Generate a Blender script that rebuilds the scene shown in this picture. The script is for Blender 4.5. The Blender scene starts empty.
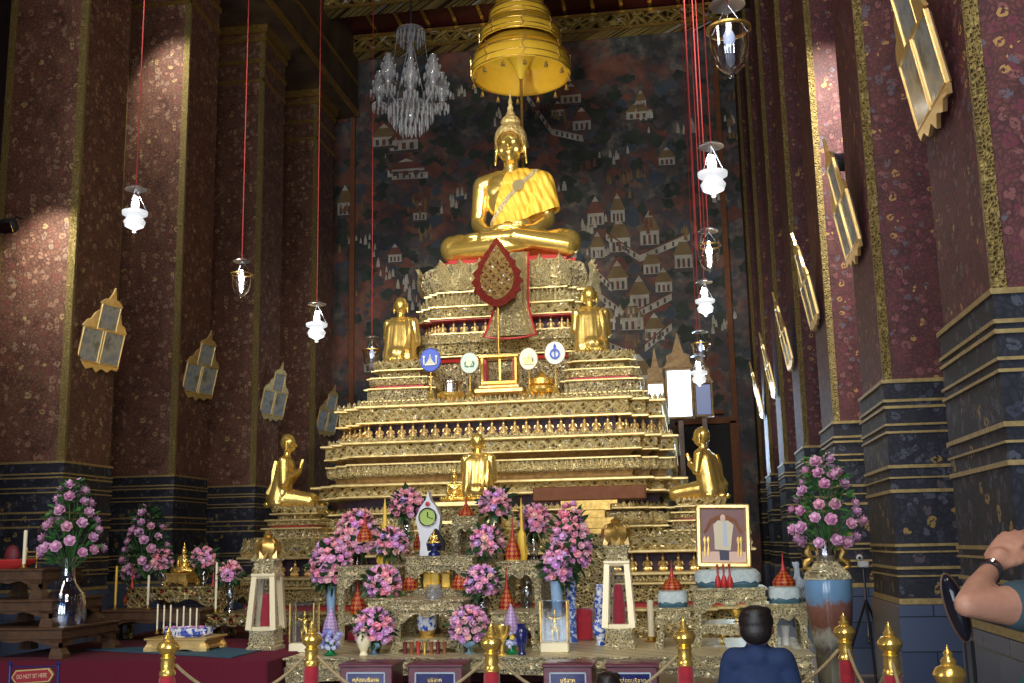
import bpy, bmesh, math, random
from mathutils import Vector, Matrix, Euler
R = math.radians
PI = math.pi
random.seed(7)
C = bpy.context.scene.collection

# ------------------------------------------------------------------ camera
F = 1093.0
Zc = Vector((-118, -5900, 1093)).normalized()      # world up seen in camera axes (x right, y down, z forward)
Yc = Vector((178, 199, F)); Yc = (Yc - Zc * Yc.dot(Zc)).normalized()
Xc = Yc.cross(Zc).normalized()
if Xc.x < 0: Xc = -Xc
CAM = Vector((0, 0, 1.6))
def ray(u, v):
    d = Vector((u - 512, v - 341.5, F))
    return Vector((d.dot(Xc), d.dot(Yc), d.dot(Zc)))
def at(u, v, Y):
    r = ray(u, v)
    return CAM + r * (Y / r.y)
def mpp(Y):
    return Y / F
cd = bpy.data.cameras.new('camera'); cam = bpy.data.objects.new('camera', cd); C.objects.link(cam)
cd.sensor_width = 36; cd.lens = 36 * F / 1024; cd.clip_end = 200
# camera axes in world
cx = Vector((Xc.x, Yc.x, Zc.x)); cy = -Vector((Xc.y, Yc.y, Zc.y)); cz = -Vector((Xc.z, Yc.z, Zc.z))
cam.matrix_world = Matrix(((cx.x, cy.x, cz.x, CAM.x), (cx.y, cy.y, cz.y, CAM.y), (cx.z, cy.z, cz.z, CAM.z), (0, 0, 0, 1)))
bpy.context.scene.camera = cam

# ------------------------------------------------------------------ materials
M = {}
def mat(name, col, rough=.5, metal=0, emit=None, es=1, **kw):
    m = bpy.data.materials.new(name); m.use_nodes = True
    b = m.node_tree.nodes['Principled BSDF']
    b.inputs['Base Color'].default_value = (*col, 1)
    b.inputs['Roughness'].default_value = rough
    b.inputs['Metallic'].default_value = metal
    if emit:
        b.inputs['Emission Color'].default_value = (*emit, 1); b.inputs['Emission Strength'].default_value = es
    for k, v in kw.items(): b.inputs[k].default_value = v
    M[name] = m
    return m
def NL(m): return m.node_tree.nodes, m.node_tree.links
def nmath(n, l, op, a, b=None, c=None):
    x = n.new('ShaderNodeMath'); x.operation = op
    for i, q in enumerate((a, b, c)):
        if q is None: continue
        if isinstance(q, (int, float)): x.inputs[i].default_value = q
        else: l.new(q, x.inputs[i])
    return x.outputs[0]
def ramp(n, l, fac, stops, interp='LINEAR'):
    r = n.new('ShaderNodeValToRGB'); r.color_ramp.interpolation = interp
    e = r.color_ramp.elements
    while len(e) < len(stops): e.new(.5)
    for i, (p, c) in enumerate(stops): e[i].position = p; e[i].color = (*c, 1)
    l.new(fac, r.inputs[0]); return r.outputs[0]
def noise(n, l, vec, scale, detail=3, rough=.5):
    t = n.new('ShaderNodeTexNoise'); t.inputs['Scale'].default_value = scale; t.inputs['Detail'].default_value = detail
    t.inputs['Roughness'].default_value = rough; l.new(vec, t.inputs['Vector']); return t.outputs['Fac']
def voro(n, l, vec, scale, feature='F1', out='Distance', rnd=1):
    t = n.new('ShaderNodeTexVoronoi'); t.feature = feature; t.inputs['Scale'].default_value = scale
    t.inputs['Randomness'].default_value = rnd; l.new(vec, t.inputs['Vector']); return t.outputs[out]
def coords(n, l, flat=False):
    tc = n.new('ShaderNodeTexCoord').outputs['Object']
    if not flat: return tc
    s = n.new('ShaderNodeSeparateXYZ'); l.new(tc, s.inputs[0])
    a = nmath(n, l, 'ADD', s.outputs[0], s.outputs[1])
    c = n.new('ShaderNodeCombineXYZ'); l.new(a, c.inputs[0]); l.new(s.outputs[2], c.inputs[2])
    return c.outputs[0]
def bump(m, h, strength=.4, dist=.02):
    n, l = NL(m); b = n.new('ShaderNodeBump'); b.inputs['Strength'].default_value = strength; b.inputs['Distance'].default_value = dist
    l.new(h, b.inputs['Height']); l.new(b.outputs[0], n['Principled BSDF'].inputs['Normal'])
def setc(m, c, sock='Base Color'): n, l = NL(m); l.new(c, n['Principled BSDF'].inputs[sock])
def noisy(name, c1, c2, scale, rough=.5, metal=0, bs=.2, bd=.01, **kw):
    m = mat(name, c1, rough, metal, **kw); n, l = NL(m); v = coords(n, l)
    f = noise(n, l, v, scale, 4, .6)
    setc(m, ramp(n, l, f, [(.35, c1), (.65, c2)])); bump(m, f, bs, bd); return m

noisy('gold', (1, .66, .14), (1, .74, .22), 3, .24, .82, .03, .01)
noisy('gold_rim', (.85, .68, .32), (.6, .46, .2), 8, .4, .7, .2, .006)
noisy('gold_old', (.72, .47, .14), (.45, .28, .07), 14, .38, .85, .3, .01)
noisy('gilt_dim', (.42, .32, .13), (.28, .2, .08), 20, .5, .4, .2, .005)
noisy('gold_leaf', (1, .78, .36), (.9, .62, .22), 6, .33, .8, .2, .01)

def ornate(name, c_hi, c_mid, c_dark, cell, rough=.38, metal=.65, lattice=True, redbits=0, fine=1, spk=.965):
    """carved and gilded surface with bits of mirror: scrolling relief in a lattice"""
    m = mat(name, c_mid, rough, metal); n, l = NL(m); v = coords(n, l, True)
    k = 1 / cell
    d1 = voro(n, l, v, k * 1.9 * fine, 'DISTANCE_TO_EDGE')
    s = n.new('ShaderNodeSeparateXYZ'); l.new(v, s.inputs[0])
    a = nmath(n, l, 'ADD', s.outputs[0], s.outputs[2]); b = nmath(n, l, 'SUBTRACT', s.outputs[0], s.outputs[2])
    sa = nmath(n, l, 'ABSOLUTE', nmath(n, l, 'SINE', nmath(n, l, 'MULTIPLY', a, PI * k * .7)))
    sb = nmath(n, l, 'ABSOLUTE', nmath(n, l, 'SINE', nmath(n, l, 'MULTIPLY', b, PI * k * .7)))
    lat = nmath(n, l, 'MINIMUM', sa, sb)
    latm = nmath(n, l, 'SMOOTH_MIN', nmath(n, l, 'MULTIPLY', lat, 1.5), nmath(n, l, 'MULTIPLY', d1, 4.4), .08) if lattice else nmath(n, l, 'MULTIPLY', d1, 3.8)
    inv = nmath(n, l, 'SUBTRACT', 1.0, latm)
    nz = noise(n, l, v, k * 3, 3, .6)
    h = nmath(n, l, 'MULTIPLY', inv, nmath(n, l, 'ADD', nz, .35))
    col = ramp(n, l, h, [(.0, c_dark), (.2, c_mid), (.55, c_hi)])
    rc = voro(n, l, v, k * 3.6, 'F1', 'Color'); sp = n.new('ShaderNodeSeparateColor'); l.new(rc, sp.inputs[0])
    sparkle = nmath(n, l, 'GREATER_THAN', sp.outputs[0], spk)
    mx = n.new('ShaderNodeMix'); mx.data_type = 'RGBA'; l.new(sparkle, mx.inputs[0]); l.new(col, mx.inputs[6]); mx.inputs[7].default_value = (.85, .86, .82, 1)
    out = mx.outputs[2]
    if redbits:
        rb = nmath(n, l, 'LESS_THAN', sp.outputs[1], redbits)
        m2 = n.new('ShaderNodeMix'); m2.data_type = 'RGBA'; l.new(rb, m2.inputs[0]); l.new(out, m2.inputs[6]); m2.inputs[7].default_value = (.35, .02, .03, 1); out = m2.outputs[2]
    setc(m, out); bump(m, h, 1.0, cell * .35)
    return m
ornate('orn_a', (1, .86, .46), (.78, .58, .22), (.16, .12, .04), .15)
ornate('orn_b', (.98, .84, .44), (.66, .5, .2), (.12, .1, .04), .1, lattice=False)
ornate('orn_c', (1, .9, .58), (.7, .58, .28), (.12, .13, .07), .085, redbits=.03, lattice=False)
ornate('orn_small', (1, .86, .46), (.74, .56, .24), (.24, .18, .07), .05, lattice=False)
ornate('orn_table', (1, .92, .6), (.8, .68, .38), (.26, .21, .11), .04, lattice=False)
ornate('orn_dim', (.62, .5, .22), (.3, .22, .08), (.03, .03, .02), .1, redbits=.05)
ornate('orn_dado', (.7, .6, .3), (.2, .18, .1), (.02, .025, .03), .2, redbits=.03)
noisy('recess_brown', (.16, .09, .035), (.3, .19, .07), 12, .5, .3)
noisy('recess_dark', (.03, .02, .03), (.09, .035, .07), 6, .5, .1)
mat('red_lacquer', (.45, .03, .03), .4)
mat('red_dark', (.13, .012, .02), .6)
noisy('velvet_red', (.42, .01, .025), (.3, .006, .02), 30, .8, 0, .1, .003, **{'Sheen Weight': .4})
noisy('carpet_red', (.12, .002, .02), (.09, .002, .014), 60, .95, 0, .3, .004)
noisy('robe_cloth', (.95, .58, .07), (.88, .5, .05), 5, .55, .1)
def pleats(m, k, st=.6, d=.03, ang=0.5):
    n, l = NL(m); v = coords(n, l); s = n.new('ShaderNodeSeparateXYZ'); l.new(v, s.inputs[0])
    q = nmath(n, l, 'ADD', nmath(n, l, 'MULTIPLY', s.outputs[0], math.cos(ang)), nmath(n, l, 'MULTIPLY', s.outputs[2], math.sin(ang)))
    q = nmath(n, l, 'ADD', q, nmath(n, l, 'MULTIPLY', noise(n, l, v, 1.5, 2), .25))
    h = nmath(n, l, 'SINE', nmath(n, l, 'MULTIPLY', q, k)); bump(m, h, st, d)
pleats(M['robe_cloth'], 46, .5, .03, .35)
noisy('robe_gold', (1, .72, .22), (.95, .64, .18), 5, .27, .8)
pleats(M['robe_gold'], 36, .22, .03, 0.05)
ornate('robe_trim', (.9, .75, .4), (.5, .38, .25), (.2, .12, .18), .05, metal=.2, spk=.99)
noisy('hair_gold', (1, .8, .36), (.85, .6, .22), 20, .5, .3)
n_, l_ = NL(M['hair_gold']); bump(M['hair_gold'], voro(n_, l_, coords(n_, l_), 14), .9, .04)
mat('eye_dark', (.05, .03, .02), .3)
noisy('parasol_cloth', (1, .66, .06), (.95, .58, .04), 4, .5, .0, .1, .02)
mat('parasol_in', (.95, .66, .05), .6)
def glassy(name, col=(1, 1, 1), base=.06, edge=.75, rough=.03, gcol=(1, 1, 1)):
    m = bpy.data.materials.new(name); m.use_nodes = True; n, l = NL(m)
    for q in list(n):
        if q.type != 'OUTPUT_MATERIAL': n.remove(q)
    t = n.new('ShaderNodeBsdfTransparent'); t.inputs[0].default_value = (*col, 1)
    g = n.new('ShaderNodeBsdfGlossy'); g.inputs['Roughness'].default_value = rough; g.inputs[0].default_value = (*gcol, 1)
    lw = n.new('ShaderNodeLayerWeight'); lw.inputs[0].default_value = .35
    f = nmath(n, l, 'MULTIPLY_ADD', lw.outputs['Facing'], edge, base)
    mx = n.new('ShaderNodeMixShader'); l.new(f, mx.inputs[0]); l.new(t.outputs[0], mx.inputs[1]); l.new(g.outputs[0], mx.inputs[2])
    l.new(mx.outputs[0], n['Material Output'].inputs[0]); M[name] = m
glassy('glass'); glassy('glass_case', (.93, .95, .97), .07, .4)
glassy('glass_vase', (.72, .76, .82), .16, .7)
glassy('glass_blue', (.5, .6, .8), .2, .7)
glassy('lamp_glass', (.97, .98, 1), .12, .8, .05); glassy('disc_glass', (.9, .92, .95), .4, .5, .3)
m = mat('crystal', (.26, .27, .3), .15, .0, **{'Alpha': .5, 'IOR': 1.6, 'Specular IOR Level': 1.0, 'Coat Weight': .5})
mat('bulb', (1, 1, 1), .3, emit=(1, .95, .86), es=30)
mat('frosted_lit', (.7, .72, .75), .4, emit=(.96, .98, 1), es=.4, **{'Alpha': .8})
mat('bulb_small', (1, 1, 1), .3, emit=(1, .95, .9), es=9)
mat('bulb_dim', (.6, .66, .8), .3, emit=(.5, .6, .9), es=.5)
mat('chrome', (.75, .76, .78), .15, 1)
mat('cord_red', (.3, .025, .025), .7)
mat('daylight', (1, 1, 1), .5, emit=(.72, .86, 1), es=3)  # mirror pane emission in place of reflected daylight
mat('daylight_blue', (.08, .14, .35), .3, emit=(.1, .2, .6), es=.2)  # faint emission in place of a bluish mirror reflection
noisy('wood_dark', (.06, .03, .015), (.11, .055, .025), 10, .45)
noisy('wood_brown', (.2, .075, .035), (.25, .1, .045), 6, .6, **{'Specular IOR Level': .2})
noisy('wood_box', (.14, .035, .055), (.1, .022, .04), 10, .3)
mat('black', (.01, .01, .012), .7); mat('lantern_cream', (.8, .7, .45), .42, .3); mat('black_gloss', (.012, .012, .02), .12)
mat('white_box', (.7, .72, .75), .5)
mat('wax', (.85, .78, .55), .5); mat('wax_yellow', (.85, .55, .06), .45)
noisy('leaf_green', (.03, .13, .03), (.08, .24, .06), 8, .5)
noisy('leaf_dark', (.015, .05, .015), (.03, .09, .025), 8, .5)
noisy('porc_blue', (.12, .25, .6), (.3, .5, .8), 8, .15)
mat('porc_sky', (.28, .45, .68), .2); mat('green_glass', (.01, .2, .06), .15); mat('vase_navy', (.015, .02, .12), .15)
def porcelain(name, a, b, scale, thr=.5):
    m = mat(name, a, .15); n, l = NL(m); v = coords(n, l)
    f = noise(n, l, v, scale, 5, .65); setc(m, ramp(n, l, f, [(thr - .04, a), (thr + .04, b)]))
porcelain('porc_bw', (.8, .84, .9), (.02, .08, .5), 16)
porcelain('porc_bw2', (.72, .78, .88), (.03, .1, .45), 22, .47)
def petal(name, cols):
    m = mat(name, cols[0], .6, **{'Subsurface Weight': 0.0}); n, l = NL(m)
    oi = n.new('ShaderNodeObjectInfo').outputs['Random']
    setc(m, ramp(n, l, oi, [(i / max(1, len(cols) - 1), c) for i, c in enumerate(cols)]))
petal('rose_pink', [(1, .36, .5), (1, .55, .6), (.97, .4, .6), (1, .68, .62), (.9, .5, .78)])
petal('rose_lilac', [(.8, .42, .85), (.95, .45, .78), (.86, .58, .95), (1, .5, .7), (.72, .5, .92)])
petal('lotus', [(.72, .34, .56), (.8, .48, .7), (.68, .38, .62), (.76, .4, .54)])
petal('flower_blue', [(.25, .3, .75), (.5, .55, .9), (.75, .78, .9), (.35, .22, .65)])
petal('flower_yellow', [(.9, .7, .05), (.95, .8, .2)])
def diamonds(name, base, line, k, th=.16):
    m = mat(name, base, .5, .1); n, l = NL(m); tc = n.new('ShaderNodeTexCoord').outputs['Object']
    s = n.new('ShaderNodeSeparateXYZ'); l.new(tc, s.inputs[0])
    a = nmath(n, l, 'ARCTAN2', s.outputs[1], s.outputs[0]); a = nmath(n, l, 'MULTIPLY', a, 5 / PI)
    z = nmath(n, l, 'MULTIPLY', s.outputs[2], k)
    fa = nmath(n, l, 'ABSOLUTE', nmath(n, l, 'SUBTRACT', nmath(n, l, 'FRACT', a), .5))
    fz = nmath(n, l, 'ABSOLUTE', nmath(n, l, 'SUBTRACT', nmath(n, l, 'FRACT', z), .5))
    d = nmath(n, l, 'ADD', fa, fz)
    r1 = nmath(n, l, 'LESS_THAN', nmath(n, l, 'ABSOLUTE', nmath(n, l, 'SUBTRACT', d, .34)), .07)
    r2 = nmath(n, l, 'LESS_THAN', d, .1)
    f = nmath(n, l, 'MAXIMUM', r1, r2)
    mx = n.new('ShaderNodeMix'); mx.data_type = 'RGBA'; l.new(f, mx.inputs[0]); mx.inputs[6].default_value = (*base, 1); mx.inputs[7].default_value = (*line, 1)
    setc(m, mx.outputs[2])
diamonds('cone_red', (.3, .004, .008), (.7, .34, .05), 11)
diamonds('crochet', (.32, .2, .42), (.7, .6, .8), 30)
noisy('fan_red', (.09, .01, .008), (.14, .022, .015), 20, .9, **{'Specular IOR Level': .05})
ornate('fan_gold', (.3, .2, .07), (.2, .08, .03), (.14, .015, .012), .12, metal=.0, rough=.9, spk=.99); M['fan_gold'].node_tree.nodes['Principled BSDF'].inputs['Specular IOR Level'].default_value = .1
# temple columns: floral vermicelli
def column_mat(name, base1, base2, flower, gold, scale, amt=.2):
    m = mat(name, base1, .6, **{'Specular IOR Level': .3}); n, l = NL(m); v = coords(n, l, True)
    nz = noise(n, l, v, scale * .35, 3, .6)
    w = n.new('ShaderNodeVectorMath'); w.operation = 'ADD'
    cmb = n.new('ShaderNodeCombineXYZ'); l.new(nmath(n, l, 'MULTIPLY', nz, .5 / scale * 4), cmb.inputs[0]); l.new(nmath(n, l, 'MULTIPLY', noise(n, l, v, scale * .5, 2), 1.5 / scale), cmb.inputs[2])
    l.new(v, w.inputs[0]); l.new(cmb.outputs[0], w.inputs[1]); v2 = w.outputs[0]
    d = voro(n, l, v2, scale, 'F1'); rc = voro(n, l, v2, scale, 'F1', 'Color')
    e = voro(n, l, v2, scale * 2.3, 'DISTANCE_TO_EDGE')
    base = ramp(n, l, nmath(n, l, 'ADD', nmath(n, l, 'MULTIPLY', nz, .6), nmath(n, l, 'MULTIPLY', e, 1.2)), [(.25, base1), (.6, base2)])
    sp = n.new('ShaderNodeSeparateColor'); l.new(rc, sp.inputs[0])
    fcol = ramp(n, l, sp.outputs[0], [(0, flower[0]), (.4, flower[1]), (.75, flower[2]), (.9, gold)], 'CONSTANT')
    ring = nmath(n, l, 'LESS_THAN', nmath(n, l, 'ABSOLUTE', nmath(n, l, 'SUBTRACT', d, .26)), .13)
    ring = nmath(n, l, 'MULTIPLY', ring, nmath(n, l, 'GREATER_THAN', noise(n, l, v, scale * 3, 2), .44))
    mx = n.new('ShaderNodeMix'); mx.data_type = 'RGBA'; l.new(nmath(n, l, 'MULTIPLY', ring, .85), mx.inputs[0]); l.new(base, mx.inputs[6]); l.new(fcol, mx.inputs[7])
    gb = nmath(n, l, 'MULTIPLY', nmath(n, l, 'GREATER_THAN', voro(n, l, v, scale * .8, 'F1', 'Color'), 1 - amt), nmath(n, l, 'LESS_THAN', voro(n, l, v2, scale * 1.8, 'F1'), .3))
    m2 = n.new('ShaderNodeMix'); m2.data_type = 'RGBA'; l.new(gb, m2.inputs[0]); l.new(mx.outputs[2], m2.inputs[6]); m2.inputs[7].default_value = (*gold, 1)
    setc(m, m2.outputs[2]); bump(m, e, .3, .01)
column_mat('column_red', (.07, .03, .022), (.18, .09, .058), ((.3, .17, .11), (.16, .05, .04), (.24, .17, .12)), (.42, .3, .14), 7.5, .1)
column_mat('column_red_near', (.05, .018, .024), (.12, .042, .04), ((.2, .08, .08), (.13, .03, .05), (.11, .1, .13)), (.4, .24, .08), 11, .14)
column_mat('column_dado', (.01, .012, .02), (.025, .027, .04), ((.07, .08, .11), (.04, .045, .07), (.09, .07, .08)), (.3, .2, .06), 9, .1)
m = mat('marble_blue', (.07, .1, .17), .25); n, l = NL(m); v = coords(n, l, True)
br = n.new('ShaderNodeTexBrick'); br.inputs['Scale'].default_value = 1; br.inputs['Brick Width'].default_value = .6; br.inputs['Row Height'].default_value = .3
br.inputs['Mortar Size'].default_value = .006; br.inputs['Color1'].default_value = (.075, .1, .17, 1); br.inputs['Color2'].default_value = (.05, .07, .13, 1); br.inputs['Mortar'].default_value = (.02, .03, .05, 1)
s = n.new('ShaderNodeSeparateXYZ'); l.new(v, s.inputs[0]); cc = n.new('ShaderNodeCombineXYZ'); l.new(s.outputs[0], cc.inputs[0]); l.new(s.outputs[2], cc.inputs[1]); l.new(cc.outputs[0], br.inputs[0])
setc(m, br.outputs[0])
ornate('edge_gold', (.36, .27, .09), (.24, .17, .06), (.12, .08, .03), .05, metal=.2, rough=.55, lattice=False, spk=2)
ornate('beam_gold', (.55, .4, .12), (.22, .14, .04), (.05, .03, .012), .4, metal=.3)
noisy('ceiling_red', (.1, .015, .01), (.16, .03, .02), 3, .6)
# murals
m = mat('mural', (.05, .03, .03), .6); n, l = NL(m); v = coords(n, l)
n1 = noise(n, l, v, .75, 6, .62); n2 = noise(n, l, v, 2.6, 5, .6)
s_ = n.new('ShaderNodeVectorMath'); s_.operation = 'ADD'; s_.inputs[1].default_value = (9, 3, 5); l.new(v, s_.inputs[0])
n3 = noise(n, l, s_.outputs[0], .9, 5, .6)
c1 = ramp(n, l, n1, [(.36, (.025, .026, .04)), (.46, (.055, .05, .05)), (.54, (.16, .06, .045)), (.62, (.24, .1, .07)), (.72, (.06, .075, .05))])
c2 = ramp(n, l, n2, [(.35, (.02, .026, .022)), (.5, (.08, .09, .1)), (.62, (.22, .17, .12)), (.72, (.08, .12, .17))])
mx = n.new('ShaderNodeMix'); mx.data_type = 'RGBA'; l.new(ramp(n, l, n3, [(.45, (0, 0, 0)), (.58, (1, 1, 1))]), mx.inputs[0]); l.new(c1, mx.inputs[6]); l.new(c2, mx.inputs[7])
setc(m, mx.outputs[2])
noisy('mural_brown', (.05, .03, .02), (.13, .08, .04), 1.8, .6)
noisy('paint_white', (.6, .56, .48), (.38, .35, .29), 3, .7); noisy('paint_red', (.22, .085, .06), (.15, .06, .045), 3, .7)
noisy('paint_tree', (.025, .033, .028), (.05, .068, .05), 3, .7); noisy('paint_ochre', (.26, .18, .08), (.2, .13, .06), 3, .7)
noisy('paint_blue', (.05, .068, .095), (.08, .1, .13), 3, .7); noisy('paint_slate', (.11, .095, .095), (.07, .06, .065), 3, .7)
noisy('wall_dark', (.04, .02, .02), (.07, .035, .03), 5, .6)
mat('floor_stone', (.16, .13, .12), .3)
noisy('skin', (.5, .25, .16), (.42, .2, .13), 20, .5); noisy('skin_tan', (.33, .16, .1), (.28, .13, .08), 20, .5)
noisy('hair_black', (.008, .006, .006), (.02, .014, .012), 60, .45)
noisy('shirt_navy', (.01, .025, .085), (.014, .035, .11), 12, .85, 0, .3, .02)
noisy('shirt_teal', (.03, .055, .07), (.035, .065, .08), 12, .85); noisy('shirt_green', (.0, .13, .07), (.0, .16, .09), 10, .8)
noisy('trousers', (.02, .02, .03), (.03, .03, .04), 10, .8)
noisy('rope', (.45, .36, .2), (.3, .22, .1), 80, .8)
noisy('cushion_lace', (.55, .62, .62), (.38, .5, .52), 30, .8); mat('cushion_blue', (.05, .14, .2), .6)
mat('plastic_bag', (.6, .7, .8), .2, **{'Alpha': .6})
glassy('mirror_dim', (.2, .2, .2), .95, .0, .12, (.42, .42, .38))
m = mat('print_paper', (.42, .42, .36), .18, .2); n, l = NL(m); v = coords(n, l)
setc(m, ramp(n, l, noise(n, l, v, 3.5, 5, .6), [(.35, (.2, .2, .17)), (.5, (.4, .42, .38)), (.62, (.27, .3, .34))]))
mat('photo_sky', (.16, .05, .035), .3); mat('photo_cloak', (.62, .55, .38), .4); mat('photo_dark', (.02, .02, .05), .4); mat('photo_skin', (.65, .45, .35), .4); mat('photo_blue', (.4, .5, .62), .4)
mat('fan_white', (.8, .85, .75), .5); mat('fan_cream', (.85, .85, .65), .5); mat('fan_mint', (.6, .75, .65), .5); mat('fan_blue', (.06, .12, .6), .5); mat('emblem_green', (.12, .3, .15), .5)
mat('sign_red', (.28, .01, .02), .5); mat('sign_letter', (.6, .45, .3), .5); mat('clock_face', (.35, .5, .08), .4); mat('clock_body', (.6, .62, .68), .3)
mat('blue_velvet', (.03, .1, .16), .7)

# ------------------------------------------------------------------ mesh builder
class MB:
    def __init__(s, X=None): s.v = []; s.f = []; s.m = []; s.X = X or Matrix(); s.mi = 0
    def add(s, vs, fs, X=None):
        o = len(s.v); T = s.X @ X if X is not None else s.X
        s.v += [tuple(T @ Vector(p)) for p in vs]; s.f += [tuple(i + o for i in f) for f in fs]; s.m += [s.mi] * len(fs)
        return s
    def box(s, c, d, X=None, bev=0):
        x, y, z = d[0] / 2, d[1] / 2, d[2] / 2
        if bev <= 0:
            vs = [(c[0] + i * x, c[1] + j * y, c[2] + k * z) for i in (-1, 1) for j in (-1, 1) for k in (-1, 1)]
            return s.add(vs, [(0, 1, 3, 2), (4, 6, 7, 5), (0, 4, 5, 1), (2, 3, 7, 6), (0, 2, 6, 4), (1, 5, 7, 3)], X)
        b = min(bev, x * .49, y * .49, z * .49)
        pts = lambda w, h, zz: [(c[0] + p, c[1] + q, zz) for p, q in ((-w + b, -h), (w - b, -h), (w, -h + b), (w, h - b), (w - b, h), (-w + b, h), (-w, h - b), (-w, -h + b))]
        rings = [pts(x - b, y - b, c[2] - z), pts(x, y, c[2] - z + b), pts(x, y, c[2] + z - b), pts(x - b, y - b, c[2] + z)]
        return s.loft(rings, X)
    def loft(s, rings, X=None, cap=True, closed=True):
        n = len(rings[0]); vs = [p for r in rings for p in r]; fs = []
        for i in range(len(rings) - 1):
            for j in range(n if closed else n - 1):
                k = (j + 1) % n; fs.append((i * n + j, i * n + k, (i + 1) * n + k, (i + 1) * n + j))
        if cap: fs.append(tuple(range(n - 1, -1, -1))); fs.append(tuple((len(rings) - 1) * n + j for j in range(n)))
        return s.add(vs, fs, X)
    def lathe(s, prof, seg=20, c=(0, 0, 0), X=None, cap=True, lobes=0, amp=0):
        rings = []
        for r, z in prof:
            r = max(r, 1e-4)
            rings.append([(c[0] + r * (1 + amp * math.cos(lobes * a)) * math.cos(a), c[1] + r * (1 + amp * math.cos(lobes * a)) * math.sin(a), c[2] + z) for a in [2 * PI * j / seg for j in range(seg)]])
        return s.loft(rings, X, cap)
    def ball(s, c, r, seg=12, X=None):
        if isinstance(r, (int, float)): r = (r, r, r)
        h = max(4, seg // 2); rings = []
        for i in range(h + 1):
            t = PI * i / h; q = max(math.sin(t), 1e-3)
            rings.append([(c[0] + r[0] * q * math.cos(2 * PI * j / seg), c[1] + r[1] * q * math.sin(2 * PI * j / seg), c[2] - r[2] * math.cos(t)) for j in range(seg)])
        return s.loft(rings, X)
    def tube(s, pts, r, seg=8, X=None, cap=True):
        pts = [Vector(p) for p in pts]; n = len(pts); rs = r if isinstance(r, (list, tuple)) else [r] * n
        rings = []; up = None
        for i, p in enumerate(pts):
            d = (pts[min(i + 1, n - 1)] - pts[max(i - 1, 0)]).normalized()
            if up is None: up = Vector((0, 0, 1)) if abs(d.z) < .9 else Vector((1, 0, 0))
            a = d.cross(up)
            if a.length < 1e-4: a = d.cross(Vector((0, 1, 0)))
            a.normalize(); b = a.cross(d).normalized(); up = b
            rings.append([tuple(p + a * rs[i] * math.cos(2 * PI * j / seg) + b * rs[i] * math.sin(2 * PI * j / seg)) for j in range(seg)])
        return s.loft(rings, X, cap)
    def prism(s, poly, t, X=None):
        """poly in (x, z), extruded along y from -t/2 to t/2"""
        n = len(poly); vs = [(p[0], -t / 2, p[1]) for p in poly] + [(p[0], t / 2, p[1]) for p in poly]
        fs = [tuple(range(n)), tuple(range(2 * n - 1, n - 1, -1))] + [(j, j + n, (j + 1) % n + n, (j + 1) % n) for j in range(n)]
        return s.add(vs, fs, X)
    def build(s, name, mats, parent=None, smooth=True, loc=None, ang=40):
        me = bpy.data.meshes.new(name); me.from_pydata(s.v, [], s.f); me.update()
        bm = bmesh.new(); bm.from_mesh(me); bmesh.ops.recalc_face_normals(bm, faces=bm.faces); bm.to_mesh(me); bm.free()
        if not isinstance(mats, (list, tuple)): mats = [mats]
        for q in mats: me.materials.append(M[q] if isinstance(q, str) else q)
        if len(mats) > 1: me.polygons.foreach_set('material_index', s.m)
        if smooth:
            me.polygons.foreach_set('use_smooth', [True] * len(me.polygons)); me.set_sharp_from_angle(angle=R(ang))
        o = bpy.data.objects.new(name, me); C.objects.link(o)
        if parent: o.parent = parent
        if loc is not None: o.location = loc
        return o
def T(x, y, z): return Matrix.Translation((x, y, z))
def RX(a): return Matrix.Rotation(a, 4, 'X')
def RY(a): return Matrix.Rotation(a, 4, 'Y')
def RZ(a): return Matrix.Rotation(a, 4, 'Z')
def SC(x, y=None, z=None):
    y = x if y is None else y; z = x if z is None else z
    return Matrix.Diagonal((x, y, z, 1))
def tag(o, label=None, cat=None, group=None, kind=None):
    if label: o['label'] = label
    if cat: o['category'] = cat
    if group: o['group'] = group
    if kind: o['kind'] = kind
    return o
def thing(name, loc, label, cat, group=None, rz=0, sc=1):
    o = bpy.data.objects.new(name, None); C.objects.link(o); o.empty_display_size = .1
    o.location = loc; o.rotation_euler = (0, 0, rz); o.scale = (sc, sc, sc) if isinstance(sc, (int, float)) else sc
    return tag(o, label, cat, group)
def kids(o): return [c for c in KID.get(o.name, [])] if False else list(o.children)
def dup(o, parent=None):
    c = o.copy(); C.objects.link(c)
    if parent: c.parent = parent
    for k in list(o.children): dup(k, c)
    return c
def place(root, loc, label, rz=None, sc=None, group=None):
    root.location = loc
    if rz is not None: root.rotation_euler = (0, 0, rz)
    if sc is not None: root.scale = (sc, sc, sc) if isinstance(sc, (int, float)) else sc
    root['label'] = label
    if group: root['group'] = group
    return root

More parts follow.
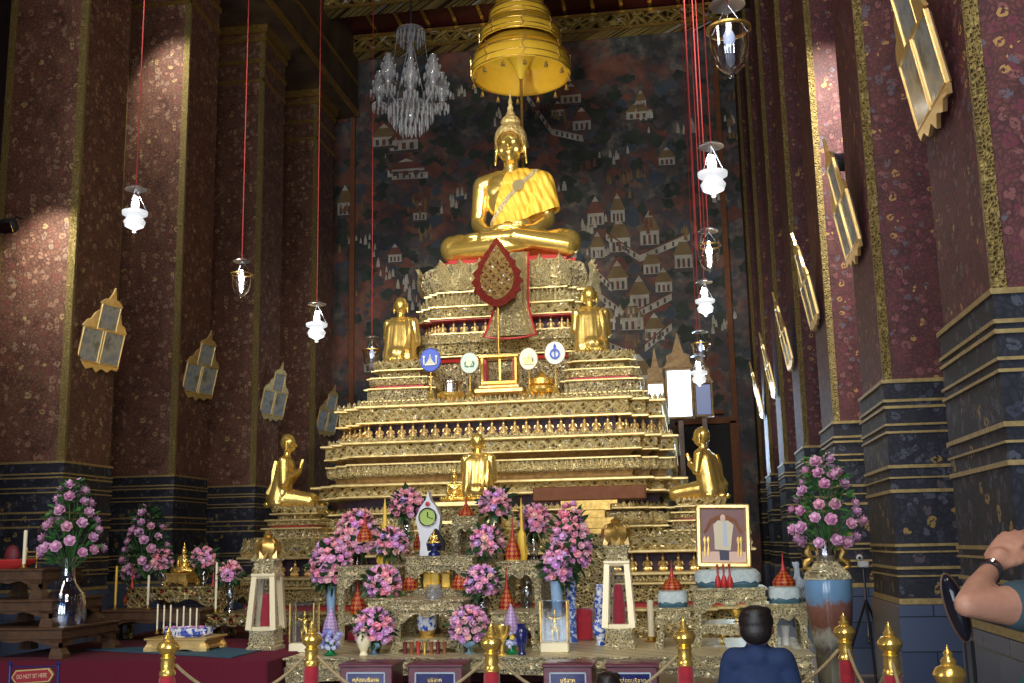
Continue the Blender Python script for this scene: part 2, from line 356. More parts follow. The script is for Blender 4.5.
def remesh(parts, voxel, smooth=3, name='body'):
    """union of ellipsoids ('e', c, r, rotation matrix) and tapered limbs ('c', a, b, ra, rb) into one continuous skin"""
    mb = MB()
    for p in parts:
        if p[0] == 'e':
            X = T(*p[1]) @ (p[3] if len(p) > 3 else Matrix()) @ SC(*p[2]); mb.ball((0, 0, 0), 1, 20, X)
        else:
            a, b = Vector(p[1]), Vector(p[2]); mb.tube([a, a.lerp(b, .5), b], [p[3], (p[3] + p[4]) / 2, p[4]], 14)
            mb.ball(a, p[3], 14); mb.ball(b, p[4], 14)
    me = bpy.data.meshes.new('tmp'); me.from_pydata(mb.v, [], mb.f)
    bm = bmesh.new(); bm.from_mesh(me); bmesh.ops.recalc_face_normals(bm, faces=bm.faces); bm.to_mesh(me); bm.free()
    o = bpy.data.objects.new('tmp', me); C.objects.link(o)
    r = o.modifiers.new('r', 'REMESH'); r.mode = 'VOXEL'; r.voxel_size = voxel
    s = o.modifiers.new('s', 'SMOOTH'); s.factor = .5; s.iterations = smooth
    dg = bpy.context.evaluated_depsgraph_get(); dg.update()
    me2 = bpy.data.meshes.new_from_object(o.evaluated_get(dg)); me2.name = name
    bpy.data.objects.remove(o); bpy.data.meshes.remove(me)
    me2.polygons.foreach_set('use_smooth', [True] * len(me2.polygons))
    return me2
def mesh_obj(name, me, m, parent=None):
    me.materials.clear(); me.materials.append(M[m]); o = bpy.data.objects.new(name, me); C.objects.link(o)
    if parent: o.parent = parent
    return o
def cut(me, planes, thick=0):
    """keep the part of a mesh on the positive side of each (point, normal) plane"""
    bm = bmesh.new(); bm.from_mesh(me)
    for co, no in planes:
        bmesh.ops.bisect_plane(bm, geom=bm.verts[:] + bm.edges[:] + bm.faces[:], plane_co=co, plane_no=no, clear_inner=True)
    if thick:
        bmesh.ops.solidify(bm, geom=bm.faces[:], thickness=thick)
    me3 = bpy.data.meshes.new('cut'); bm.to_mesh(me3); bm.free()
    me3.polygons.foreach_set('use_smooth', [True] * len(me3.polygons))
    return me3
# ------------------------------------------------------------------ the hall
AX = -3.55
YW = 29.6
def struct(name, mb, mats, **k):
    o = mb.build(name, mats, **k); o['kind'] = 'structure'; return o
b = MB(); b.box((-4, 12, -.1), (26, 40, .2)); struct('floor', b, 'floor_stone')
b = MB(); b.box((-4, 12, 17.4), (26, 40, .3)); struct('ceiling', b, 'ceiling_red')
b = MB(); b.box((AX - .3, YW + .15, 8.7), (15, .3, 17.5)); wall_back = struct('wall_back', b, 'mural')
b = MB(); b.box((-14.1, 12, 8.7), (.3, 40, 17.5)); struct('wall_left', b, 'wall_dark')
b = MB(); b.box((6.3, 12, 8.7), (.3, 40, 17.5)); struct('wall_right', b, 'wall_dark')
# beams across the nave
def beam(Y, z, name='trim_1', h=.55):
    b = MB(); b.box((AX - .3, Y, z + h / 2), (15, .5, h)); b.mi = 1
    b.box((AX - .3, Y - .27, z + .04), (15, .06, .08)); b.box((AX - .3, Y - .27, z + h - .04), (15, .06, .08))
    return struct(name, b, ['beam_gold', 'gold_old'])
beam(29.3, 15.9, 'trim_1'); beam(26.6, 15.9, 'trim_2'); beam(23.9, 15.9, 'trim_3', .5); beam(20.5, 15.9, 'trim_4', .5)
b = MB(); b.box((AX - .3, 28, 16.65), (15, 3.4, .1)); b.mi = 1
for i in range(16): b.box((-10 + i * .8, 28, 16.56), (.1, 2.2, .06))
struct('trim_5', b, ['ceiling_red', 'gold_old'])
# long architrave carried by the left columns and by the right ones
b = MB(); b.box((-10.4, 17, 15.6), (2.6, 25, 3)); b.mi = 1
b.box((-9.08, 17, 14.16), (.08, 25, .14)); b.box((-9.08, 17, 15.1), (.05, 25, .08))
struct('trim_6', b, ['mural_brown', 'gold_old'])
b = MB(); b.box((2.7, 17, 15.9), (1.9, 25, 3)); b.mi = 1; b.box((1.72, 17, 14.5), (.08, 25, .14))
struct('trim_7', b, ['mural_brown', 'gold_old'])

# square columns, gilt edges, banded dado
def column(x0, x1, y0, y1, label, near=False, H=14.1, top=None):
    t = thing('temple_column', ((x0 + x1) / 2, (y0 + y1) / 2, 0), label, 'column', 'square patterned columns'); t['kind'] = 'structure'
    w, d = x1 - x0, y1 - y0
    b = MB(); b.box((0, 0, 3 + (H - 3) / 2), (w, d, H - 3)); b.build('shaft', 'column_red_near' if near else 'column_red', t)
    b = MB(); b.box((0, 0, 2), (w + .06, d + .06, 2)); b.build('dado', 'column_dado', t)
    b = MB(); b.box((0, 0, .5), (w + .12, d + .12, 1)); b.build('plinth', 'marble_blue', t)
    b = MB()
    for z, h in ((3.0, .035), (2.82, .025), (2.76, .025), (2.6, .02), (2.53, .02), (2.22, .03), (2.12, .015), (2.0, .03), (1.52, .025), (1.46, .015), (1.32, .025), (1.25, .015), (1.03, .05)):
        b.box((0, 0, z), (w + .09, d + .09, h))
    b.build('gilt_band', 'gilt_dim', t)
    b = MB()
    for sx in (-1, 1):
        for sy in (-1,):
            b.box((sx * (w / 2 - (.02 if near else .045)), sy * (d / 2 - .0), 3 + (H - 3) / 2), (.08 if near else .13, .03, H - 3)); b.box((sx * (w / 2), sy * (d / 2 - .02), 3 + (H - 3) / 2), (.03, .08, H - 3))
    b.build('gilt_edge', 'edge_gold', t)
    if top:
        b = MB()
        for z, e, h in ((H - .1, .2, .2), (H - .35, .1, .12), (H - .9, .06, .1), (H - 1.4, .04, .08)): b.box((0, 0, z), (w + e, d + e, h))
        b.build('capital', 'gold_old', t)
    return t
CL = [12.0, 15.8, 19.55, 23.5, 27.4]; CR = [3.0, 6.65, 10.4, 14.0, 17.6, 21.25, 24.9, 28.3]
ordn = ['nearest', 'second', 'third', 'fourth', 'fifth', 'sixth', 'seventh', 'eighth']
XL, XR = -9.6, 1.85
for i, y in enumerate(CL[1:]):
    column(XL - 1.4, XL, y, y + 1.4, 'dark red patterned square column, %s from the front in the left colonnade' % ordn[i], top=True)
column(XL - 1.4, XL, CL[0], CL[0] + 1.4, 'dark red patterned column at the outer left margin beside the carved table', top=True)
for i, y in enumerate(CR[1:]):
    column(XR, XR + 1.4, y, y + 1.35, 'purple-red patterned square column, %s from the front in the right colonnade' % ordn[i], near=True)
# mural field frame on the back wall
b = MB()
for x in (-9.25, 1.35):
    b.box((x, YW - .05, 8.2), (.14, .1, 15.6))
struct('trim_8', b, 'wood_brown')
# door in the back wall, right of the altar
b = MB(); b.box((.0, YW - .03, 2.3), (1.3, .06, 4.6)); b.mi = 1
for x in (-.72, .72): b.box((x, YW - .08, 2.35), (.16, .16, 4.7))
b.box((0, YW - .08, 4.72), (1.6, .16, .16)); b.box((-1.55, YW - .08, 2.35), (.1, .12, 4.7)); b.box((-.6, YW - .08, 4.95), (2.2, .2, .1))
b.X = T(.55, 0, 0) ; 
d = struct('door_1', b, ['black', 'wood_brown']); d.location = (.55, 0, 0)

# painted pavilions, trees and figures of the mural: thin coats of paint on the wall
def wpt(u, v): p = at(u, v, YW); return p.x, p.z
pw = MB()      # slots: 0 white 1 red 2 ochre 3 slate
LC = [0]
def poly(pts, mi, lift=.004):
    LC[0] += 1; lift += LC[0] * 1.5e-5
    pw.mi = mi; pw.prism(pts, .006, T(0, YW - lift, 0))
def hall(u, v, w, h, red=True, n=2):
    x, z = wpt(u, v); w *= .027; h *= .027; L = .004
    poly([(x - w / 2, z), (x + w / 2, z), (x + w / 2, z + h * .5), (x - w / 2, z + h * .5)], 0)
    poly([(x - w / 2 - .08, z - h * .14), (x + w / 2 + .08, z - h * .14), (x + w / 2 + .04, z), (x - w / 2 - .04, z)], 3)
    for k in range(n):
        s = 1 - k * .3; z0 = z + h * (.48 + k * .2)
        poly([(x - w * .62 * s, z0), (x + w * .62 * s, z0), (x + w * .3 * s, z0 + h * .3), (x - w * .3 * s, z0 + h * .3)], 1 if red else 2, .008 + k * .003)
        poly([(x - w * .3 * s, z0 + h * .27), (x + w * .3 * s, z0 + h * .27), (x, z0 + h * .5)], 0, .010 + k * .003)
    for k in (-1, 0, 1):
        poly([(x + k * w * .28 - w * .07, z + .02), (x + k * w * .28 + w * .07, z + .02), (x + k * w * .28 + w * .07, z + h * .34), (x + k * w * .28 - w * .07, z + h * .34)], 3 if k else 1, .012)
def wallseg(u0, v0, u1, v1, h=7):
    x0, z0 = wpt(u0, v0); x1, z1 = wpt(u1, v1); q = h * .027
    poly([(x0, z0), (x1, z1), (x1, z1 + q), (x0, z0 + q)], 0); poly([(x0, z0 + q), (x1, z1 + q), (x1, z1 + q + .05), (x0, z0 + q + .05)], 1, .007)
    for k in range(1, 6):
        f = k / 6; x = x0 + (x1 - x0) * f; z = z0 + (z1 - z0) * f
        poly([(x - .03, z + .03), (x + .03, z + .03), (x + .03, z + q * .8), (x - .03, z + q * .8)], 3, .01)
halls = [(571, 103, 18, 16, 1), (558, 116, 12, 12, 1), (582, 130, 16, 18, 1), (638, 119, 20, 14, 0), (641, 108, 9, 14, 0), (404, 150, 26, 20, 1), (384, 146, 22, 18, 0), (406, 176, 34, 14, 1), (345, 215, 14, 24, 0),
         (667, 165, 14, 14, 0), (620, 252, 18, 26, 0), (650, 245, 16, 26, 0), (684, 268, 15, 24, 0), (618, 290, 16, 22, 0), (640, 308, 16, 24, 0), (664, 292, 14, 18, 0), (633, 330, 18, 22, 0), (596, 225, 14, 22, 1),
         (618, 222, 12, 22, 0), (598, 258, 12, 20, 0), (655, 340, 16, 20, 0), (640, 390, 22, 26, 0), (608, 330, 12, 20, 0), (420, 220, 12, 14, 1), (372, 372, 14, 16, 0), (395, 262, 12, 14, 1), (652, 274, 14, 18, 0)]
for a in halls: hall(a[0], a[1], a[2] * 1.2, a[3] * 1.2, a[4])
for a in [(527, 100, 552, 135), (552, 135, 583, 142), (583, 142, 588, 130), (385, 160, 392, 178), (392, 180, 428, 178), (606, 240, 640, 262), (640, 262, 690, 240), (600, 300, 630, 322), (630, 322, 672, 300), (590, 270, 612, 292), (645, 352, 672, 330), (600, 345, 640, 362)]: wallseg(*a)
o = pw.build('painted_pavilions', ['paint_white', 'paint_red', 'paint_ochre', 'paint_slate'], wall_back, smooth=False)
rnd = random.Random(3); tb = MB(); fb = MB()
def splat(mb, u, v, r, lift, lob=7):
    x, z = wpt(u, v); ph = rnd.random() * 6; a0 = .25 + rnd.random() * .15
    mb.prism([(x + r * (1 + a0 * math.sin(lob * t + ph) * .6) * math.cos(t), z + r * .8 * (1 + a0 * math.cos(lob * .5 * t + ph)) * math.sin(t)) for t in [2 * PI * k / 18 for k in range(18)]], .004, T(0, YW - lift, 0))
for i in range(900):
    tb.mi = rnd.choice([0, 0, 0, 1, 2, 3, 3]); splat(tb, rnd.uniform(338, 748), rnd.uniform(70, 440), rnd.uniform(.07, .27), .001 + i * 2e-6, rnd.choice([5, 7, 9]))
tb.build('painted_trees_and_rocks', ['paint_tree', 'paint_blue', 'paint_red', 'paint_slate'], wall_back, smooth=False)
for i in range(80):
    cu, cv = rnd.uniform(338, 748), rnd.uniform(90, 440); k = rnd.choice([0, 0, 1, 2])
    for j in range(rnd.randint(3, 9)):
        u, v = cu + rnd.gauss(0, 7), cv + rnd.gauss(0, 4); x, z = wpt(u, v); h = rnd.uniform(.09, .17); fb.mi = k
        L_ = T(0, YW - .022 - (i * 10 + j) * 5e-6, 0)
        fb.prism([(x - h * .32, z - h), (x + h * .32, z - h), (x + h * .22, z + h * .2), (x - h * .22, z + h * .2)], .004, L_); fb.prism([(x - h * .16, z + h * .25), (x + h * .16, z + h * .25), (x + h * .12, z + h * .5), (x, z + h * .75), (x - h * .12, z + h * .5)], .004, L_)
fb.build('painted_figures', ['paint_white', 'paint_ochre', 'paint_red'], wall_back, smooth=False)

# ------------------------------------------------------------------ three-panel framed prints leaning from the columns
def make_triptych(label, lit=False):
    """faces +X when rz = 0; width along Y, height along Z, origin at the bottom edge against the column"""
    t = thing('framed_triptych', (0, 0, 0), label, 'framed picture', 'three-panel framed pictures on the columns')
    panels = [(-.3, .36, .52, .66), (.3, .36, .52, .66), (.04, .98, .5, .5)]
    for (y, z, w, h) in panels:
        b = MB()
        for s in (-1, 1): b.box((.02, y + s * (w / 2 + .01), z), (.05, .035, h + .05), bev=.01); b.box((.02, y, z + s * (h / 2 + .01)), (.05, w + .05, .035), bev=.01)
        f = b.build('picture_frame', 'gold_leaf', t)
        b = MB(); b.box((.02, y, z), (.02, w, h)); b.build('print', 'print_paper', f)
    b = MB()
    b.X = RZ(PI / 2)
    b.prism([(-.28, 1.25), (.36, 1.25), (.22, 1.36), (.12, 1.38), (.08, 1.5), (.04, 1.62), (0, 1.48), (-.06, 1.38), (-.18, 1.34)], .04, T(0, -.02, 0))
    for s in (-1, 1): b.prism([(s * .3 + .04 * (s < 0), .72), (s * .62, .72), (s * .52, .86), (s * .42, .9), (s * .36, 1.02), (s * .3 + .04, 1.1)], .04, T(0, -.02, 0))
    b.prism([(-.6, .0), (.6, 0), (.56, -.08), (.4, -.06), (.3, -.14), (.12, -.08), (0, -.18), (-.12, -.08), (-.3, -.14), (-.4, -.06), (-.56, -.08)], .04, T(0, -.02, 0))
    b.build('carved_crest', 'gold_leaf', t)
    b = MB(); b.box((-.01, 0, .36), (.03, 1.1, .66)); b.box((-.01, .04, .98), (.03, .5, .5)); b.build('backboard', 'wood_dark', t)
    return t
tp = make_triptych('')
labs = ['gilt triptych frame with pale prints on the nearest left column', 'gilt triptych frame with blue-grey prints on the second left column', 'gilt triptych frame leaning from the third left column', 'narrow pale triptych frame half hidden on the farthest left column']
for i, (y, lab) in enumerate(zip(CL[1:], labs)):
    o = tp if i == 0 else dup(tp)
    place(o, (XL + .06, y + .72, 4.15), lab); o.scale = (.8,) * 3; o.rotation_euler = (0, R(13), R(-14)); o.location.z = 4.66
labs = ['large triptych frame with one gleaming gold panel, high on the nearest right column', 'triptych frame beside the spotlit patch on the second right column', 'triptych frame with two bright slanting panels on the third right column', 'slim triptych frame leaning from the fourth right column', 'slim triptych frame on the fifth right column', 'smallest triptych frame, on the sixth right column nearest the mural']
for i, (y, lab) in enumerate(zip(CR[1:], labs)):
    o = dup(tp); place(o, (XR - .06, y + .75, 4.2), lab); o.rotation_euler = (0, R(-17), 0); o.rotation_euler = Euler((0, R(10), PI), 'XYZ'); o.scale = (.76,) * 3; o.location.z = 4.45

# gilded mirrors right of the altar; emissive panes stand in for reflected daylight
def lit_frame(u0, u1, v0, v1, Y, m, label):
    a, c = at(u0, v1, Y), at(u1, v0, Y); w, h = c.x - a.x, c.z - a.z
    t = thing('gilded_mirror', ((a.x + c.x) / 2, Y, a.z), label, 'mirror', 'tall framed mirrors behind the altar')
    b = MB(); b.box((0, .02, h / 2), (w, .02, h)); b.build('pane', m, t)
    b = MB(); f = .06
    for s in (-1, 1): b.box((s * (w / 2 + f / 2), 0, h / 2), (f, .12, h + f), bev=.02)
    b.box((0, 0, -f / 2), (w + 2 * f, .12, f), bev=.02); b.box((0, 0, h + f / 2), (w + 2 * f, .12, f), bev=.02)
    b.build('frame', 'recess_brown', t)
    b = MB(); b.prism([(-w * .7, h + f), (w * .7, h + f), (w * .5, h + f + .12), (w * .5, h + f + .3), (w * .25, h + f + .36), (w * .15, h + f + .55), (0, h + f + .85), (-w * .15, h + f + .55), (-w * .25, h + f + .36), (-w * .5, h + f + .3), (-w * .5, h + f + .12)], .08)
    b.build('crest', 'recess_brown', t)
    b = MB(); b.box((0, .1, h / 2), (w * .9, .1, h * 1.02)); b.box((0, .1, -a.z / 2 + 0), (.12, .12, a.z)); b.box((0, .1, -a.z + .05), (w, .5, .1)); b.build('stand', 'wood_dark', t)
    return t
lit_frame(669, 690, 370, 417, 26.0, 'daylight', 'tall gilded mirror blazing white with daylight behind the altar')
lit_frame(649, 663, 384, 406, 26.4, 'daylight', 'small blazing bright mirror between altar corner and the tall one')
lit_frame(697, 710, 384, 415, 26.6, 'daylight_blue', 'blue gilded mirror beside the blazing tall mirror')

# ------------------------------------------------------------------ hanging lamps
ZC = 17.2
def cordthing(x, y, z0, z1, label):
    b = MB(); b.tube([(0, 0, 0), (0, 0, z1 - z0)], .008, 6); o = b.build('red_rope', 'cord_red', loc=(x, y, z0)); tag(o, label, 'rope', 'bare red ropes beside the lamps'); return o
def lamp_disc(t, r, z):
    b = MB(); b.lathe([(r * .15, z + .05), (r * .5, z + .035), (r, z), (r * 1.02, z - .012), (r * .5, z + .015), (r * .12, z + .03)], 24); b.build('smoke_disc', 'disc_glass', t)
def make_lit(label):
    t = thing('hanging_lamp', (0, 0, 0), label, 'lamp', 'lit glass lamps hanging on red cords')
    lamp_disc(t, .13, 0)
    b = MB(); b.lathe([(.03, -.14), (.05, -.18), (.05, -.25), (.155, -.29), (.15, -.33), (.09, -.36), (.13, -.42), (.11, -.48), (.05, -.51), (.02, -.53), (.025, -.55), (.005, -.56)], 20)
    b.build('lamp_shade', 'frosted_lit', t)
    b = MB(); b.lathe([(.02, -.1), (.035, -.13), (.04, -.2)], 12); b.build('bulb', 'bulb', t)
    b = MB()
    for k in range(3):
        a = 2 * PI * k / 3 + .4; b.tube([(0, 0, 0), (.11 * math.cos(a), .11 * math.sin(a), -.22), (.15 * math.cos(a), .15 * math.sin(a), -.3)], .005, 5)
    b.build('chain', 'chrome', t)
    b = MB(); b.tube([(0, 0, 0), (0, 0, 12)], .007, 6); b.build('cord', 'cord_red', t)
    return t
def make_bell(label, bulb='bulb_dim'):
    t = thing('hanging_lamp', (0, 0, 0), label, 'lamp', 'clear bell lamps hanging on red cords')
    lamp_disc(t, .13, 0)
    b = MB(); b.lathe([(.16, -.2), (.145, -.21), (.14, -.3), (.13, -.4), (.1, -.48), (.05, -.53), (.015, -.55), (.02, -.57), (.004, -.575)], 24, cap=False); b.build('lamp_shade', 'lamp_glass', t)
    b = MB(); b.lathe([(.145, -.19), (.165, -.195), (.165, -.21), (.145, -.215)], 24, cap=False); b.build('rim', 'gold_old', t)
    b = MB(); b.lathe([(.018, -.14), (.02, -.2), (.042, -.25), (.04, -.3), (.015, -.33)], 14); b.build('bulb', bulb, t)
    b = MB()
    for k in range(3):
        a = 2 * PI * k / 3 + .4; b.tube([(0, 0, 0), (.15 * math.cos(a), .15 * math.sin(a), -.2)], .004, 5)
    b.tube([(0, 0, 0), (0, 0, -.15)], .006, 5); b.build('chain', 'chrome', t)
    b = MB(); b.tube([(0, 0, 0), (0, 0, 12)], .007, 6); b.build('cord', 'cord_red', t)
    return t
LIT = []
lit = make_lit(''); first = True
for u, v, Y, s, lab in [(136, 189, 12, 1, 'glowing white glass lamp hanging before the front left column'), (317, 304, 17, 1.15, 'brilliant white glass lamp hanging left of the kneeling gilt disciple'),
                        (711, 146, 11, 1, 'largest glowing glass lamp in the cluster right of the statue'), (704, 282, 17, 1, 'lower glowing glass lamp in the cluster right of the statue'), (698, 356, 23, 1.15, 'small glowing lamp just above the blue mirror')]:
    o = lit if first else dup(lit); first = False; p = at(u, v, Y); place(o, p, lab, sc=s); o.scale.z = s
    k = [c for c in o.children if c.name.startswith('cord')][0]; k.scale.z = (ZC - p.z) / 12 / s; LIT.append(p)
bell = make_bell(''); bell2 = make_bell('', 'bulb_small')
p = at(242, 261, 15, ); place(bell2, p, 'clear bell jar lamp with small lit bulb before the third left column'); bell2.children and None
def cordfix(o, p, s=1):
    for c in o.children:
        if c.name.startswith('cord'): c.scale.z = (ZC - p.z) / 12 / s
cordfix(bell2, p)
o = dup(bell2); p = at(708, 231, 14); place(o, p, 'clear bell jar lamp directly under the largest glowing lamp'); cordfix(o, p)
p = at(372, 338, 21); place(bell, p, 'unlit dark bell jar lamp beside the kneeling disciple at left', sc=1.25); cordfix(bell, p, 1.25)
o = dup(bell); p = at(700, 332, 20); place(o, p, 'faint bell jar lamp above the small glowing lamp near the mirrors', sc=1.1); cordfix(o, p, 1.1)
o = dup(bell); p = at(727, 4, 7.6); place(o, p, 'big clear bell jar lamp with spiral bulb at the top edge', sc=1.0)
cordfix(o, p)
for u, Y, lab in [(684, 12, 'leftmost bare red cord hanging right of the statue'), (692, 13.2, 'second bare red cord hanging right of the statue')]:
    p = at(u, 0, Y); q = at(u + 15, 250, Y); cordthing(p.x, Y, q.z, ZC, lab)

# crystal chandelier
p = at(411, 135, 20); top = at(411, 30, 20).z
t = thing('crystal_chandelier', (p.x, 20, p.z), 'crystal chandelier with tiers of glass drops before the mural', 'chandelier')
H = top - p.z
b = MB(); b.tube([(0, 0, H), (0, 0, ZC - p.z)], .02, 6); b.build('chain', 'black', t)
b = MB(); b.lathe([(.06, .3), (.12, .45), (.08, .6), (.16, .8), (.1, .95), (.14, 1.1), (.15, 1.3), (.06, 1.4), (.05, H - .2), (.05, H)], 14); b.build('stem', 'crystal', t)
def drops(mb, r, z, n, L, w=.022):
    for k in range(n):
        a = 2 * PI * k / n; x, y = r * math.cos(a), r * math.sin(a)
        mb.lathe([(.002, 0), (w, -L * .25), (w * .8, -L * .8), (.002, -L)], 5, (x, y, z))
b = MB(); b.lathe([(.28, H), (.3, H - .05), (.24, H - .08)], 20); drops(b, .28, H - .05, 18, .22); drops(b, .2, H - .1, 12, .28); b.build('canopy_dish', 'crystal', t)
b = MB(); b.lathe([(.1, .55), (.42, .62), (.45, .58), (.12, .5)], 20)
drops(b, .44, .58, 26, .3); drops(b, .34, .45, 20, .34); drops(b, .22, .3, 14, .3); drops(b, .1, .18, 8, .2); b.build('basket', 'crystal', t)
for k in range(4):
    a = k * PI / 2 + .3; b = MB(); b.tube([(0, 0, H - .08), (.3 * math.cos(a), .3 * math.sin(a), .6)], .008, 5)
    b.tube([(.26 * math.cos(a), .26 * math.sin(a), H), (.45 * math.cos(a), .45 * math.sin(a), .6)], .006, 5); b.build('wire', 'crystal', t)
b = MB()
for (r, z) in ((0, 0),):
    b.lathe([(.03, .0), (.1, .03), (.06, .08), (.08, .18), (.14, .24), (.16, .3), (.14, .42), (.09, .54), (.06, .64), (.07, .7)], 12)
    drops(b, .13, .04, 9, .2, .022); drops(b, .18, .3, 10, .13, .024); drops(b, .14, .5, 8, .1, .022); drops(b, .09, .64, 6, .08, .02)
arm0 = None
for k in range(8):
    a = 2 * PI * k / 8 + .25; r = .62; zz = .62 + (.18 if k % 2 else 0)
    if arm0 is None: arm0 = b.build('arm_light', 'crystal', t); c = arm0; ab = MB()
    else: c = arm0.copy(); C.objects.link(c); c.parent = t
    c.location = (r * math.cos(a), r * math.sin(a), zz)
    q = MB(); q.tube([(.1 * math.cos(a), .1 * math.sin(a), .7), (.35 * math.cos(a), .35 * math.sin(a), .45), (r * math.cos(a), r * math.sin(a), zz)], .02, 6); q.build('arm', 'crystal', t)

# tiered parasol above the statue
YS = 22.5
pp = at(516, 68, YS); t = thing('tiered_parasol', (pp.x, YS + .75, pp.z + .12), 'nine-tiered yellow cloth parasol hanging over the seated statue', 'parasol')
prof = [(1.13, 0, .62), (.93, .78, .42), (.72, 1.28, .38), (.56, 1.74, .34), (.42, 2.14, .3), (.3, 2.5, .26)]
for i, (r, z, h) in enumerate(prof):
    b = MB()
    n = 40
    b.lathe([(r * .97, z), (r, z + .01), (r * 1.0, z + h * .45), (r * .97, z + h * .62), (r * .9, z + h * .9), (r * .7, z + h * 1.25), (r * .68, z + h * 1.2), (r * .87, z + h * .84), (r * .94, z + h * .6), (r * .96, z + .03)], n, lobes=10, amp=.006, cap=False)
    tier = b.build('canopy_tier', 'parasol_cloth', t)
    b = MB()
    for zz in (z + .02, z + h * .28, z + h * .62): b.lathe([(r * 1.003, zz - .012), (r * 1.012, zz), (r * 1.003, zz + .012)], n, cap=False)
    b.build('piping', 'gold_old', tier)
    if i < 2:
        b = MB()
        for k in range(8):
            a = 2 * PI * k / 8 + .2
            for q in range(4): b.box((0, 0, 0), (.02, .02, .13), T(r * 1.01 * math.cos(a) + .0, r * 1.01 * math.sin(a), z + h * (.15 + .2 * q)) @ RZ(a) @ RX(.6 if q % 2 else -.6))
        b.build('embroidery', 'gold_leaf', tier)
b = MB(); b.lathe([(1.07, .5), (1.0, .56), (.4, .62), (.2, .3), (.06, -.05), (.04, -.06)], 32, cap=False); b.build('lining', 'parasol_in', t)
b = MB(); b.tube([(0, 0, -4.75), (0, 0, 3.2)], .035, 8); b.build('pole', 'gold_old', t)
bell_mb = MB(); bell_mb.tube([(0, 0, 0), (0, 0, -.1)], .004, 4); bell_mb.lathe([(.01, -.08), (.03, -.11), (.04, -.18), (.055, -.2)], 8)
b0 = None
for k in range(14):
    a = 2 * PI * k / 14
    c = bell_mb.build('rim_bell', 'gold_leaf', t) if b0 is None else b0.copy()
    if b0 is None: b0 = c
    else: C.objects.link(c); c.parent = t
    c.location = (1.1 * math.cos(a), 1.1 * math.sin(a), .01)
# ------------------------------------------------------------------ redented tiers
def ring(hw, hd, off, steps, st, z):
    """indented-corner rectangle, front at -hd; steps corner steps of size st; off grows/shrinks the outline"""
    hw += off; hd += off; P = []
    q = [(hw, hd - steps * st)]
    for k in range(steps):
        q.append((hw - (k + 1) * st, hd - (steps - k) * st)) if False else None
    # one quadrant (+x, +y) walked from x-side to y-side
    quad = [(hw, 0)] ; quad = []
    x, y = hw, hd - steps * st; quad.append((x, y))
    for k in range(steps):
        x -= st; quad.append((x, y)); y += st; quad.append((x, y))
    Q1 = quad; Q2 = [(-x, y) for x, y in reversed(quad)]; Q3 = [(-x, -y) for x, y in quad]; Q4 = [(x, -y) for x, y in reversed(quad)]
    return [(x, y, z) for x, y in Q1 + Q2 + Q3 + Q4]
def walk(rg, step, back=False):
    """evenly spaced stations along a ring with outward facing angle"""
    n = len(rg); out = []
    for i in range(n):
        a = Vector(rg[i]); c = Vector(rg[(i + 1) % n]); d = c - a; L = d.length
        if L < step * .6: continue
        k = max(1, round(L / step)); nrm = Vector((d.y, -d.x, 0)).normalized(); ang = math.atan2(nrm.x, -nrm.y)
        if not back and nrm.y > .5: continue
        for j in range(k):
            out.append((a + d * ((j + .5) / k), -0 + math.atan2(nrm.x, -nrm.y)))
    return out
def spike(mb, p, ang, w, h, lean=0):
    X = T(*p) @ RZ(ang) @ RX(-lean)
    mb.add([(-w / 2, 0, 0), (w / 2, 0, 0), (w * .5, 0, h * .35), (0, 0, h), (-w * .5, 0, h * .35), (0, -w * .3, h * .3), (0, w * .2, h * .2)], [(0, 1, 5), (1, 2, 5), (2, 3, 5), (3, 4, 5), (4, 0, 5), (1, 0, 6), (2, 1, 6), (3, 2, 6), (4, 3, 6), (0, 4, 6)], X)
def lotus(mb, p, ang, w, h, curl=.12):
    X = T(*p) @ RZ(ang); rows = [(0, .42, 0), (.25, .52, -curl * .9), (.55, .46, -curl * 1.1), (.8, .28, -curl * .8), (1, .02, -curl * 1.4)]
    vs = []
    for (t_, hw, y) in rows:
        for s in (-1, -.5, 0, .5, 1): vs.append((s * hw * w, y + abs(s) * curl * .9, t_ * h))
    fs = [(r * 5 + j, r * 5 + j + 1, r * 5 + j + 6, r * 5 + j + 5) for r in range(4) for j in range(4)]
    mb.add(vs, fs, X)
